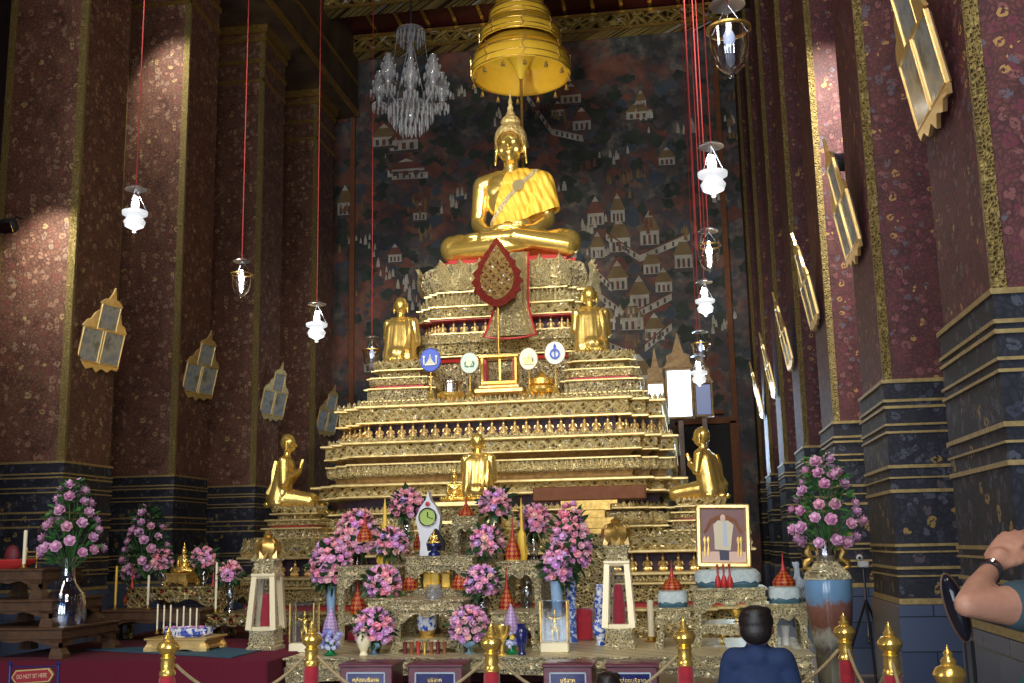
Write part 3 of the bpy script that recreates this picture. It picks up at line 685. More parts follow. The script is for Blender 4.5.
# small seated deity of the friezes
def frieze_fig(t, name='frieze_figure', m='gold_leaf'):
    b = MB()
    b.ball((0, 0, .05), (.085, .06, .05), 10); b.ball((-.05, -.03, .05), (.045, .04, .035), 8); b.ball((.05, -.03, .05), (.045, .04, .035), 8)
    b.lathe([(.045, .07), (.05, .12), (.062, .17), (.04, .2), (.02, .21)], 10); b.ball((0, 0, .235), (.032, .032, .036), 10); b.lathe([(.03, .25), (.014, .28), (.002, .33)], 8)
    for s in (-1, 1): b.tube([(s * .06, 0, .175), (s * .085, -.02, .12), (s * .04, -.05, .09)], [.018, .016, .012], 6)
    return b.build(name, m, t)
FIG = None
def tiered(name, label, cat, cx_, cy_, hw, hd, prof, steps=2, st=.3, group=None):
    """prof: list of dicts describing one band each"""
    t = thing(name, (cx_, cy_, 0), label, cat, group)
    for d in prof:
        b = MB(); rings = []
        for off, z in d['p']: rings.append(ring(hw, hd, off, steps, st, z))
        b.loft(rings); part = b.build(d.get('n', 'tier'), d['m'], t, smooth=False)
        if 'spike' in d:
            w, h, z, off = d['spike']; q = MB()
            for p, a in walk(ring(hw, hd, off, steps, st, z), w): spike(q, p, a, w * .95, h)
            q.build('spike_edging', d.get('sm', 'orn_small'), part, smooth=False)
        if 'lotus' in d:
            w, h, z, off = d['lotus'][:4]; q = MB(); cu_ = d['lotus'][4] if len(d['lotus']) > 4 else w * .3
            for p, a in walk(ring(hw, hd, off, steps, st, z), w):
                if w > .3: q = MB()
                lotus(q, p, a, w, h, cu_)
                if w > .3: q.build('lotus_petal', d.get('sm', 'orn_small'), part)
            if w <= .3: q.build('petal_edging', d.get('sm', 'orn_small'), part)
        if 'figs' in d:
            w, z, off, sc = d['figs']; f0 = None; cnt = 0
            for p, a in walk(ring(hw, hd, off, steps, st, z), w):
                if abs(a) > .1 and p.y > 0: continue
                cnt += 1
                if cnt > 90: break
                if f0 is None: f0 = frieze_fig(t); f = f0
                else: f = f0.copy(); C.objects.link(f); f.parent = t
                f.location = p; f.rotation_euler = (0, 0, a); f.scale = (sc,) * 3
    return t
def zz(v, Y, u=505): return at(u, v, Y).z
def band(o, z0, z1, m, **k): return dict(p=[(o, z0), (o, z1)], m=m, **k)
def rim(o, z, h=.05, m='gold_rim'): return dict(p=[(o - .03, z - h / 2), (o, z - h * .25), (o, z + h * .25), (o - .03, z + h / 2)], m=m, n='moulding')

# wide lower terrace
Yl = 18.7; L = lambda v: at(600, v, Yl).z
z0 = 0; zt = L(534)
prof = [band(.10, 0, .12, 'orn_dim', n='footing'), band(.0, .12, L(612), 'orn_b', n='leaf_panel'), rim(.1, L(610), .07),
        band(-.02, L(609), L(602), 'red_lacquer', n='red_band'), band(.04, L(602), L(585), 'orn_b'), rim(.1, L(584), .05),
        dict(p=[(-.02, L(583)), (-.04, L(575))], m='orn_c', spike=(.1, .13, L(582), .04)), rim(.08, L(574), .07),
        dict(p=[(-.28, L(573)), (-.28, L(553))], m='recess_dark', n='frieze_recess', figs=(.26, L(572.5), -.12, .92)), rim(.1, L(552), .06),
        dict(p=[(.02, L(551)), (.06, L(545)), (.02, L(539)), (0, L(537))], m='orn_a', spike=(.12, .14, L(538), .02), n='cornice')]
tiered('altar_terrace', 'wide lower terrace of the gilded altar with a frieze of small figures', 'altar', AX, 21.4, 4.55, 2.7, prof, 2, .35)

# main body of the altar
Ym = 20.0; Z = lambda v: at(505, v, Ym).z
ZT = L(537) + .005
prof = [band(.25, ZT, Z(530), 'orn_b'), rim(.35, Z(529)), dict(p=[(.2, Z(529)), (.3, Z(518)), (.1, Z(512))], m='orn_c', lotus=(.2, .22, Z(527), .3)),
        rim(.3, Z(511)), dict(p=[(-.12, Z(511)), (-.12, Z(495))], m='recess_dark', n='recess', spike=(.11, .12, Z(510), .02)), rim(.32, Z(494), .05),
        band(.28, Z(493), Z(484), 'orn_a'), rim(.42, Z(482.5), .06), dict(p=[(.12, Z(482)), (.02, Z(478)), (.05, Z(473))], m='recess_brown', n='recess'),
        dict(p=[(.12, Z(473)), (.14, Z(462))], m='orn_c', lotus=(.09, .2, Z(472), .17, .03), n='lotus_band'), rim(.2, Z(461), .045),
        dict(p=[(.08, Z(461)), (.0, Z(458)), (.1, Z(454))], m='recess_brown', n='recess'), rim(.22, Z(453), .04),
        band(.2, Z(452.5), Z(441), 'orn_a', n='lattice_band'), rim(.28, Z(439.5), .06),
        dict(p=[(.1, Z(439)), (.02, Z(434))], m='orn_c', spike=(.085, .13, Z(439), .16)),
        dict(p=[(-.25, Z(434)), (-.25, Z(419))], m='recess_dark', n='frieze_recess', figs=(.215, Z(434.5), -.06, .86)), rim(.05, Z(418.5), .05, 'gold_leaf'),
        band(.0, Z(417.5), Z(403), 'orn_a', n='scroll_band'), rim(.07, Z(402), .06),
        dict(p=[(0, Z(402)), (0, Z(401))], m='orn_b', spike=(.09, .13, Z(401), .03), n='deck')]
tiered('tiered_altar', 'main tiered body of the gilded altar in narrow carved bands', 'altar', AX, 22.7, 3.15, 2.7, prof, 2, .3)
ZD = Z(401) + .004
# upper throne pedestal
Yu = 21.4; U = lambda v: at(505, v, Yu).z
prof = [band(.1, ZD, U(385), 'orn_c'), band(-.05, U(385), U(360), 'orn_c'), dict(p=[(.02, U(360)), (.06, U(357))], m='red_lacquer', n='red_band'), rim(.14, U(355), .05),
        band(.12, U(353), U(342), 'orn_b'), dict(p=[(.18, U(342)), (.1, U(334)), (.02, U(331))], m='orn_c', lotus=(.12, .16, U(340), .16, .03)), rim(.05, U(331), .05),
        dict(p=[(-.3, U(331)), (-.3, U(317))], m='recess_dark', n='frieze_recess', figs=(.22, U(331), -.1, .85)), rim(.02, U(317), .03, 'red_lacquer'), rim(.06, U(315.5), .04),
        band(.0, U(315), U(305), 'orn_a'), rim(.06, U(304), .05), dict(p=[(-.05, U(304)), (-.1, U(300))], m='orn_b', spike=(.12, .2, U(303), .0)),
        dict(p=[(-.15, U(300)), (-.2, U(287))], m='orn_b', spike=(.09, .22, U(298), -.1), n='spiky_band'), rim(-.08, U(288), .06),
        dict(p=[(-.12, U(287)), (-.02, U(275)), (-.1, U(262)), (-.2, U(258))], m='orn_c', lotus=(.42, U(256) - U(286), U(287), .0, .1), n='lotus_throne')]
thr = tiered('throne_pedestal', 'upper throne pedestal with tall lotus petals under the seated statue', 'altar', AX - .02, 22.85, 1.78, 1.42, prof, 2, .17)
ZS = U(252)
b = MB(); rr = [ring(1.45, 1.05, 0, 2, .17, ZS - .16), ring(1.5, 1.1, 0, 2, .17, ZS - .02)]; b.loft(rr); b.build('seat_pad', 'red_lacquer', thr, smooth=False)

# side pedestals for the kneeling disciples on the deck
def pedestal(u, v0, v1, Y, hw, label, base=None, n=1, steps=1):
    p = at(u, v1, Y); z1 = base if base is not None else p.z; z2 = at(u, v0, Y).z; H = z2 - z1
    pr = [band(.12, z1, z1 + H * .12, 'orn_b'), rim(.16, z1 + H * .14, .04), band(.02, z1 + H * .15, z1 + H * .4, 'orn_c'), rim(.08, z1 + H * .42, .04), band(-.06, z1 + H * .43, z1 + H * .5, 'red_lacquer', n='red_band'),
          dict(p=[(-.08, z1 + H * .5), (0, z1 + H * .64)], m='orn_c', n='lotus_band', lotus=(.1, H * .14, z1 + H * .5, -.02, .03)), rim(.03, z1 + H * .66, .04), dict(p=[(-.16, z1 + H * .67), (-.16, z1 + H * .82)], m='orn_b'), rim(-.04, z1 + H * .84, .04), 
          dict(p=[(-.1, z1 + H * .85), (-.06, z2)], m='orn_a', spike=(.08, .08, z2 - .01, -.08))]
    return tiered('disciple_pedestal', label, 'pedestal', p.x, Y + min(hw, .5), hw, min(hw, .5), pr, steps, .1, 'gilt pedestals carrying the kneeling disciples'), z2
pL, zL = pedestal(399, 362, 401, 20.45, .64, 'stepped gilt pedestal under the left disciple seen from behind', ZD)
pR, zR = pedestal(602, 352, 401, 20.45, .7, 'stepped gilt pedestal with a red stripe under the right disciple', ZD)
pRt, zRt = at(590, 350, 21.2), 0
p2, zl2 = pedestal(290, 508, 540, 19.35, .5, 'round-petalled gilt pedestal under the disciple in profile at far left', ZT)
p3, zr2 = pedestal(703, 500, 540, 19.35, .5, 'gilt pedestal under the disciple in profile beside the door at right', ZT)

# gilded embroidered panel down the throne front
def panel():
    zA, zB = U(256), U(342); w0, w1 = .33, .52; b = MB(); rows = []
    for k in range(13):
        f = k / 12; z = zA + (zB - zA) * f; w = w0 + (w1 - w0) * max(0, (f - .55) / .45) ** 1.6; y = -.0 - .42 * f ** 1.5
        rows.append([(-w, y, z), (-w * .5, y - .03, z), (0, y - .04, z), (w * .5, y - .03, z), (w, y, z)])
    n = 5; vs = [p for r in rows for p in r] + [(p[0], p[1] + .04, p[2]) for r in rows for p in r]; m_ = len(rows) * n
    fs = []
    for r in range(12):
        for j in range(4):
            a = r * n + j; fs += [(a, a + 1, a + n + 1, a + n), (m_ + a, m_ + a + n, m_ + a + n + 1, m_ + a + 1)]
    b.add(vs, fs)
    px = at(513, 300, 21.2).x
    t = thing('embroidered_hanging', (px, 21.18, 0), 'flared gold hanging panel edged in red on the throne front', 'hanging')
    b.build('cloth', 'orn_small', t)
    e = MB(); e.tube([(r[0][0], r[0][1] - .01, r[0][2]) for r in rows] + [(x * w1, -.45, zB - .06 * (1 - x * x)) for x in (-.9, -.5, 0, .5, .9)] + [(r[-1][0], r[-1][1] - .01, r[-1][2]) for r in reversed(rows)], .022, 6)
    e.build('red_border', 'red_lacquer', t)
    e = MB()
    for s in (-.75, .75): e.tube([(r[0][0] * -s, r[0][1] - .03, r[0][2]) for r in rows], .018, 6)
    e.build('gold_border', 'gold_leaf', t)
panel()

# ------------------------------------------------------------------ great seated statue (units of the photograph's pixels, scaled)
def head_parts(z, s=1, y=0, hairless=False):
    """face toward -y"""
    P = [('e', (0, y + 1, z + 4 * s), (11.4 * s, 13 * s, 13 * s)), ('e', (0, y - 1.5 * s, z - 4 * s), (9.4 * s, 10 * s, 11 * s)), ('e', (0, y - 5 * s, z - 11 * s), (5 * s, 5.5 * s, 4.4 * s)),
         ('c', (0, y - 10.6 * s, z + 3 * s), (0, y - 13.6 * s, z - 3.4 * s), 1.2 * s, 1.9 * s), ('e', (0, y - 11.4 * s, z - 7.6 * s), (3.6 * s, 1.7 * s, 1.0 * s)), ('e', (0, y - 10.6 * s, z - 9.3 * s), (2.8 * s, 1.8 * s, 1.1 * s))]
    for q in (-1, 1):
        P += [('c', (q * 1.6 * s, y - 11.4 * s, z + 3.6 * s), (q * 7.6 * s, y - 9.4 * s, z + 3.6 * s), .9 * s, .8 * s),
              ('e', (q * 4.6 * s, y - 9.6 * s, z + .4 * s), (2.9 * s, 1.7 * s, 1.5 * s)), ('e', (q * 6.4 * s, y - 6 * s, z - 5 * s), (3.4 * s, 4 * s, 4 * s)),
              ('c', (q * 11.6 * s, y + 1, z + 4 * s), (q * 11.9 * s, y + 1, z - 5 * s), 1.9 * s, 1.5 * s), ('c', (q * 11.9 * s, y + 1, z - 5 * s), (q * 12.8 * s, y + 0, z - 14 * s), 1.4 * s, 1.1 * s), ('e', (q * 13, y + 2, z + 6 * s), (1.8 * s, 2.6 * s, 4 * s))]
    return P
def seated_parts(scale_arm=1):
    P = [('e', (0, 4, 14), (29, 20, 13)), ('e', (0, 2, 38), (21, 15, 20)), ('e', (0, 1, 60), (26, 16, 20)), ('e', (0, 2, 76), (29, 14, 12)), ('c', (-14, 2, 84), (14, 2, 84), 7, 7),
         ('c', (0, 2, 82), (0, 1, 98), 8.2, 7.6)]
    for q in (-1, 1):
        P += [('e', (q * 12, -7, 69), (12, 5, 9)), ('c', (q * 19, 2, 81), (q * 29.5, 2, 77), 8.5, 9.5), ('c', (q * 30.5, 3, 76), (q * 34.5, 4, 42), 9.2, 7.6),
              ('c', (q * 34.5, 4, 41), (q * 24, -16, 27), 7.6, 6), ('c', (q * 24, -16, 27), (q * 9, -26, 25), 6, 4.2),
              ('c', (q * 17, 2, 13), (q * 50, -14, 14), 15.5, 13.5), ('e', (q * 57, -15, 13.5), (12.5, 13, 12.5))]
    P += [('c', (-56, -18, 10), (-10, -33, 9), 10.5, 8.5), ('c', (-10, -33, 9), (24, -30, 12), 8, 6), ('e', (36, -26, 15), (12, 7, 5.5)),
          ('c', (56, -20, 10), (8, -36, 17), 10, 7.5), ('c', (8, -36, 17), (-24, -32, 18), 7, 5.2), ('e', (-33, -28, 20), (11, 6.5, 4.5))]
    # hands resting one upon the other in the lap
    P += [('e', (4, -27, 25), (12, 7, 3.4)), ('e', (-3, -29, 28), (12, 7, 3.2))]
    for k in range(4): P.append(('c', (6 - 0, -24 - k * 3.2, 28.5), (18 - k * 1.2, -24 - k * 3, 28.0), 1.9, 1.3)); P.append(('c', (-6, -24 - k * 3.2, 25.5), (-19 + k * 1.2, -24 - k * 3, 25.0), 1.9, 1.3))
    P += [('c', (-10, -24, 29), (-1, -27, 33), 2, 1.4), ('c', (10, -24, 28), (1, -27, 33), 2, 1.4)]
    return P
def scale_me(me, s): me.transform(SC(s)); return me
S = YS / F * 1.0
base = at(511, 256, 22.0)
st = thing('seated_buddha_statue', (AX + .09, 22.45, ZS + .0), 'large golden seated Buddha statue in a saffron robe on the lotus throne', 'statue', sc=(1.06, 1.05, 1.14))
BP = seated_parts() + head_parts(113.5, 1.24)
mesh_obj('body', scale_me(remesh(BP, 1.05, 3), S), 'gold', st)
hair = [('e', (0, 2.6, 121), (16.6, 19.4, 16)), ('e', (0, 4, 137.5), (10.4, 10.4, 8)), ('e', (0, 4.4, 112), (15.2, 13.4, 11)), ('c', (0, 4, 142), (0, 4, 145), 6, 5)]
hm = remesh(hair, .9, 2); hm = cut(hm, [((0, -16, 122.8), Vector((0, .66, .75)))]); mesh_obj('hair', scale_me(hm, S), 'hair_gold', st)
b = MB(); b.lathe([(5 * S, 142 * S), (5.4 * S, 144 * S), (3.4 * S, 145 * S), (4.2 * S, 147.5 * S), (2.6 * S, 150 * S), (3.2 * S, 152.5 * S), (1.9 * S, 156 * S), (2.2 * S, 158 * S), (1.0 * S, 163 * S), (.2 * S, 170 * S)], 14, (0, 4 * S, 0)); b.build('flame_finial', 'hair_gold', st)
b = MB()
for q in (-1, 1):
    b.ball((q * 5.6 * S, -13.1 * S, 113.6 * S), (2.4 * S, .6 * S, .6 * S), 10)
b.build('eye', 'eye_dark', st)
# robe over the statue's left shoulder
rob = [(k[0], k[1], tuple(r + 1.0 for r in k[2])) + tuple(k[3:]) if k[0] == 'e' else (k[0], k[1], k[2], k[3] + 1.1, k[4] + 1.1) for k in seated_parts()[1:5]]
arm = [('c', (20, 2, 81), (31, 2, 77), 9.6, 11), ('c', (32, 3, 76), (37.5, 4, 46), 11.2, 11.5), ('e', (12, -7, 69), (13, 6.2, 10)), ('e', (-12, -7, 69), (13, 6.2, 10)), ('c', (26, 0, 70), (22, -2, 30), 10, 10)]
rm = remesh(rob + arm, 1.0, 3)
rm = cut(rm, [((-8, -10, 85), Vector((.93, 0, -.37)).normalized() if False else Vector((.84, .0, -.54)).normalized() * 1), ]) if False else rm
nrm = Vector((48, 0, 26)).normalized()       # the diagonal from the neck down to the waist on the other side
bm_ = Vector((30, 0, -52))
rm = cut(rm, [((-4, 0, 89), Vector((.88, 0, -.47)) * -1 if False else Vector((.885, 0, -.1)) ) ] ) if False else rm
def robe_cut(me):
    # viewer's left edge runs from (-6, 88) to (-24, 34); lower edge from (-24, 30) up to (46, 52)
    e1 = Vector((-18, 0, -54)); n1 = Vector((-e1.z, 0, e1.x)).normalized()
    if n1.x < 0: n1 = -n1
    e2 = Vector((70, 0, 24)); n2 = Vector((-e2.z, 0, e2.x)).normalized()
    if n2.z < 0: n2 = -n2
    return cut(me, [((-3, 0, 88), n1), ((-24, 0, 27), n2)])
rm = robe_cut(rm); mesh_obj('robe', scale_me(rm, S), 'robe_cloth', st)
rt = [(k[0], k[1], tuple(r + .7 for r in k[2])) + tuple(k[3:]) if k[0] == 'e' else (k[0], k[1], k[2], k[3] + .7, k[4] + .7) for k in rob + arm]
tm = remesh(rt, 1.0, 3)
e = Vector((44, 0, 46)); nn = Vector((-e.z, 0, e.x)).normalized()
if nn.z < 0: nn = -nn
tm = cut(tm, [((-22, 0, 34), nn), ((-22, 0, 40), -nn), ((0, 2, 0), Vector((0, -1, 0)))]); mesh_obj('robe_trim', scale_me(tm, S), 'robe_trim', st)
b = MB(); b.lathe([(5.5, 0), (5.5, .8), (4.6, 1.2), (4.4, .9), (3.0, .9), (2.6, 1.6), (0.1, 1.8)], 16); 
o = b.build('emblem', 'robe_trim', st); o.location = (9 * S, -16.4 * S, 70 * S); o.rotation_euler = (R(80), 0, 0); o.scale = (S,) * 3

# ------------------------------------------------------------------ kneeling disciples
def disc_parts():
    P = [('e', (0, 6, 9), (12, 13, 9)), ('e', (0, 2, 22), (10.5, 7.5, 13)), ('e', (0, 1, 34), (13.5, 7.6, 10)), ('c', (-8, 1, 40), (8, 1, 40), 4, 4), ('c', (0, 1, 40), (0, .5, 48), 3.8, 3.4),
         ('e', (0, 0, 54.6), (6.5, 7.2, 7.8)), ('e', (0, -1.5, 50.8), (5, 5.2, 5.2)), ('c', (0, -6.7, 54.5), (0, -7.8, 52), .7, 1.0), ('e', (0, -6.2, 49.4), (2, .9, .7))]
    for q in (-1, 1):
        P += [('c', (q * 13, 1, 38), (q * 14.5, -1, 24), 4.4, 3.6), ('c', (q * 14.5, -1, 24), (q * 3, -11, 31), 3.4, 2.2), ('c', (q * 1.3, -11, 30), (q * 1.0, -13, 38), 1.8, 1.0),
              ('c', (q * 6, 4, 9), (q * 8, -22, 6), 8, 6.2), ('c', (q * 8, -22, 4.6), (q * 6.5, 12, 3.5), 4.6, 3.4), ('e', (q * 6, 16, 3.4), (3.2, 5, 2.6)),
              ('c', (q * 6.6, .4, 56), (q * 6.9, .2, 48), 1.1, .9)]
        for k in range(3): P.append(('c', (q * .9, -11.4 - k * .9, 36), (q * .7, -13.2 - k * .8, 41 - k * .6), .8, .5))
    return P
def make_disciple():
    t = thing('kneeling_disciple', (0, 0, 0), '', 'statue', 'gilt kneeling disciples around the altar')
    s = .0195
    mesh_obj('body', scale_me(remesh(disc_parts(), .55, 3), s), 'gold', t)
    rp = [('c', (-6, 3, 33), (-6.5, 7, 6), 8.2, 10), ('c', (6, 3, 33), (6.5, 7, 6), 8.2, 10), ('c', (0, 4, 33), (0, 8, 6), 8.2, 11), ('e', (0, 1, 34), (14.3, 8.4, 10)), ('c', (-13, 1, 38), (-15, 0, 21), 5.2, 5), ('e', (0, 6, 9), (13, 14, 9.4)), ('c', (-10, 2, 36), (-11, 2, 12), 5.2, 5), ('c', (-6, 4, 9), (-8, -22, 6), 9, 6.8), ('c', (6, 4, 9), (8, -22, 6), 9, 6.8)]
    rm = remesh(rp, .6, 7)
    n = Vector((-1, 0, -.9)).normalized()
    rm = cut(rm, [((9, 0, 41), n), ((0, 0, 1), Vector((0, 0, 1)))])
    mesh_obj('robe', scale_me(rm, s), 'robe_gold', t)
    b = MB(); b.tube([(-9 * s, (1 + 7.9) * s, 39 * s), (-10 * s, 10.4 * s, 30 * s), (-10 * s, 11 * s, 20 * s), (-10 * s, 16 * s, 12 * s)], [.04, .055, .055, .05], 6); b.build('shoulder_cloth', 'robe_gold', t)
    return t
ds = make_disciple()
place(ds, (at(401, 360, 20.95).x, 20.95, zL + .004), 'kneeling gilt disciple seen from behind on the left upper pedestal', rz=PI, sc=(1.05, 1.05, 1.16))
d = dup(ds); place(d, (at(591, 350, 20.95).x, 20.95, zR + .004), 'kneeling gilt disciple seen from behind on the right upper pedestal', rz=PI + .25, sc=(1.08, 1.05, 1.16))
d = dup(ds); place(d, (at(287, 508, 19.85).x, 19.85, zl2 + .004), 'gilt disciple kneeling in profile on the far left pedestal', rz=PI / 2 + .15)
d = dup(ds); place(d, (at(702, 498, 19.85).x + .05, 19.85, zr2 + .004), 'gilt disciple kneeling in profile on the right pedestal before the door', rz=-PI / 2 - .35, sc=1.08)
YF = 18.22
# stepped pedestal in front of the altar axis
cpx = at(478, 500, YF).x
cp = thing('centre_pedestal', (at(466, 500, YF).x, YF, 0), 'gilt block pedestal in front of the altar carrying two small figures', 'pedestal')
zf = at(478, 501, YF).z
b = MB(); b.box((0, 0, zf / 2 - .05), (1.15, .6, zf - .1)); b.build('body', 'orn_b', cp, smooth=False)
b = MB(); b.box((0, 0, zf - .05), (1.3, .7, .1), bev=.02); b.box((0, 0, zf - .35), (1.25, .68, .05)); b.build('top', 'gold_leaf', cp)
d = dup(ds); place(d, (cpx, YF + .05, zf), 'gilt disciple seen from behind at the middle, below the tiers', rz=PI, sc=(.86, .86, .95))
d = dup(ds); place(d, (at(322, 500, 26).x, 26, ZT - .3), 'gilt disciple half hidden behind the left corner of the altar', rz=PI * .9, sc=1.3)
q_ = ZT - .304; tiered('disciple_pedestal', 'gilt pedestal far back behind the left corner of the altar', 'pedestal', at(322, 500, 26).x, 26, .6, .6, [band(.1, 0, .2, 'orn_dim'), rim(.12, .22), band(0, .24, q_ - .1, 'orn_dim'), rim(.06, q_ - .06), band(0, q_ - .04, q_, 'orn_dim')], 1, .1, 'gilt pedestals carrying the kneeling disciples')
# small seated Buddha images: one reusable figure
def small_buddha(label, loc, h, rz=0, m='gold', base=True):
    global SB
    t = thing('small_buddha', loc, label, 'statuette', 'small seated gilt images')
    t.rotation_euler = (0, 0, rz); s = h / 175
    t.scale = (s / .01,) * 3
    if SB is None:
        me = scale_me(remesh(seated_parts() + head_parts(113) + [('e', (0, 4, 133), (8, 8, 8)), ('c', (0, 4, 138), (0, 4, 160), 4, 1)], 1.8, 2), .01); SB = me
    o = mesh_obj('body', SB, 'gold', t)
    return t
SB = None
small_buddha('small gilt seated image beside the middle disciple', (at(455, 497, YF).x, YF - .05, zf), .62)

# ------------------------------------------------------------------ objects on the deck before the throne
p = at(497, 395, 20.35)
t = thing('small_throne', (p.x, 20.75, ZD), 'small gilt openwork seat on a long bracket-legged base at deck centre', 'throne')
b = MB(); b.box((0, 0, .28), (.98, .45, .12), bev=.03); b.box((0, 0, .36), (.8, .4, .06), bev=.02)
for s in (-1, 1): b.tube([(s * .42, 0, .26), (s * .47, 0, .14), (s * .46, 0, 0.02)], [.07, .05, .06], 8)
b.build('base', 'gold_leaf', t)
b = MB()
for s in (-1, 1): b.box((s * .33, 0, .68), (.07, .3, .6), bev=.015)
b.box((0, 0, .96), (.8, .34, .07), bev=.02); b.box((0, 0, .44), (.72, .34, .08), bev=.015); b.box((0, .0, .68), (.04, .04, .5))
b.build('openwork_frame', 'gold', t)
b = MB(); b.box((-.27, -.02, .69), (.05, .26, .42)); b.box((.28, -.02, .69), (.02, .26, .42)); b.build('red_panel', 'red_lacquer', t)
# big leaf-shaped fan
pf = at(497, 272, 20.55); zb = at(497, 350, 20.55).z
t = thing('leaf_fan', (pf.x, 20.55, ZD + .99), 'large leaf-shaped red and gold ceremonial fan standing before the throne', 'fan')
def leaf_poly(w, h, serr=.0, n=36):
    pts = []
    for k in range(n):
        a = 2 * PI * k / n; s_ = math.sin(a); c_ = math.cos(a)
        z = -c_ * h / 2; u_ = (z + h / 2) / h
        ww = w * (math.sin(PI * min(1, u_ ** .8 * 1.0)) ** .9) * (1 - .42 * u_) * 1.25
        f = 1 + (serr if k % 2 else 0)
        pts.append((math.copysign(ww * f * .5, s_) if abs(s_) > 1e-3 else 0, z))
    return pts
zc = pf.z - (ZD + .99)
b = MB(); b.prism(leaf_poly(.86, 1.42, .16, 44), .03, T(0, 0, zc)); b.build('leaf_border', 'fan_red', t, smooth=False)
b = MB(); b.prism(leaf_poly(.64, 1.12), .05, T(0, 0, zc)); b.build('leaf_face', 'fan_gold', t, smooth=False)
b = MB(); b.tube([(0, .03, 0), (0, .03, zc)], .02, 8); b.build('pole', 'gold_old', t)
# round long-handled fans
def round_fan(u, v, w, h, m, em, label):
    Y = 20.17; p = at(u, v, Y); t = thing('round_fan', (p.x, Y, ZD), label, 'fan', 'round ceremonial fans on the deck'); z = p.z - ZD
    sx, sz = w * mpp(Y) / 2, h * mpp(Y) / 2
    b = MB(); X = T(0, 0, z) @ RX(PI / 2) @ SC(sx, sz, 1); b.lathe([(.97, -.02), (1, 0), (.97, .02)], 32, X=X); b.build('fan_face', m, t)
    b = MB(); X2 = T(0, 0, z) @ RX(PI / 2) @ SC(sx, sz, 1); b.lathe([(.99, -.025), (1.04, -.02), (1.04, .02), (.99, .025)], 32, X=X2, cap=False); b.build('rim', 'gold_leaf' if m != 'fan_blue' else 'fan_blue', t)
    b = MB(); e = .022; Y0 = -.035
    for k, (kind, m_) in enumerate(em):
        b.mi = k
        if kind == 'stupa':
            for (w_, z_, h_) in ((.8, -.42, .12), (.6, -.3, .12), (.42, -.18, .14), (.28, -.04, .14), (.16, .1, .16), (.06, .26, .34)): b.box((0, Y0, z + sz * z_), (sx * w_ * 1.3, e, sz * h_ * 1.2))
        if kind == 'side':
            for s in (-1, 1): b.box((s * sx * .62, Y0, z - sz * .1), (sx * .1, e, sz * .6)); b.box((s * sx * .62, Y0, z + sz * .28), (sx * .2, e, sz * .16))
        if kind == 'ringe':
            b.lathe([(.34, -.02), (.5, -.02), (.5, .02), (.34, .02)], 20, X=T(0, Y0, z - sz * .1) @ RX(PI / 2) @ SC(sx, sz * .9, 1), cap=False); b.box((0, Y0, z - sz * .1), (sx * .12, e, sz * .5)); b.box((0, Y0, z + sz * .5), (sx * .24, e, sz * .28)); b.box((0, Y0, z + sz * .68), (sx * .1, e, sz * .2))
        if kind == 'oval': b.lathe([(.01, -.01), (.24, -.01), (.24, .012), (.01, .012)], 16, X=T(0, Y0, z) @ RX(PI / 2) @ SC(sx, sz * 1.3, 1))
        if kind == 'curl':
            for s in (-1, 1): b.tube([(s * sx * .1, Y0, z - sz * .35), (s * sx * .42, Y0, z - sz * .35), (s * sx * .5, Y0, z - sz * .05), (s * sx * .36, Y0, z + sz * .12)], .012, 5)
    b.build('emblem', [m_ for _, m_ in em], t)
    b = MB(); b.tube([(0, 0.02, .16), (0, .02, z - sz * .9)], .016, 8); b.build('handle', 'gold', t)
    b = MB(); b.lathe([(.115, 0), (.115, .04), (.08, .06), (.09, .12), (.05, .17), (.03, .26)], 14, (0, .02, 0)); b.build('foot', 'gold', t)
round_fan(430.5, 360, 21, 24, 'fan_blue', [('stupa', 'fan_cream'), ('side', 'fan_white')], 'blue oval fan with a pale spire emblem, left of the throne')
round_fan(469.5, 363, 19, 22, 'fan_mint', [('oval', 'gold_leaf'), ('curl', 'emblem_green')], 'pale mint fan with a small green and gold crest')
round_fan(528.5, 359, 19, 23, 'fan_cream', [('stupa', 'gold_leaf'), ('curl', 'gold_leaf')], 'cream fan with a golden spire crest right of the small throne')
round_fan(555, 353, 21, 24, 'fan_white', [('ringe', 'fan_blue')], 'white fan with a dark blue ring emblem, the rightmost fan')
def urn(name, u, Y, z, r, h, m, label, cat='vessel', group=None, prof=None):
    p = at(u, 400, Y); q = at(u, 395 if Y > 19 else 600, Y)
    t = thing(name, (q.x, Y, z), label, cat, group)
    pr = prof or [(.55, 0), (.6, .05), (.3, .15), (.35, .25), (.9, .4), (1, .55), (.95, .68), (.98, .7), (.8, .74)]
    b = MB(); b.lathe([(a * r, c * h) for a, c in pr], 18); b.build('body', m, t); return t
t = urn('offering_tray', 451, 20.45, ZD, .28, .34, 'gold', 'gold footed tray left of the small throne', 'tray', 'gold vessels on the deck')
b = MB(); b.lathe([(.05, .22), (.2, .24), (.2, .42), (.24, .44), (.24, .46), (.02, .48)], 16); b.build('bowl', 'chrome', t)
t = urn('offering_tray', 542, 20.45, ZD, .3, .42, 'gold', 'gold footed tray with a bowl right of the small throne', 'tray', 'gold vessels on the deck')
b = MB(); b.lathe([(.1, .3), (.24, .34), (.24, .44), (.1, .5), (.02, .6)], 16); b.build('bowl', 'gold', t)
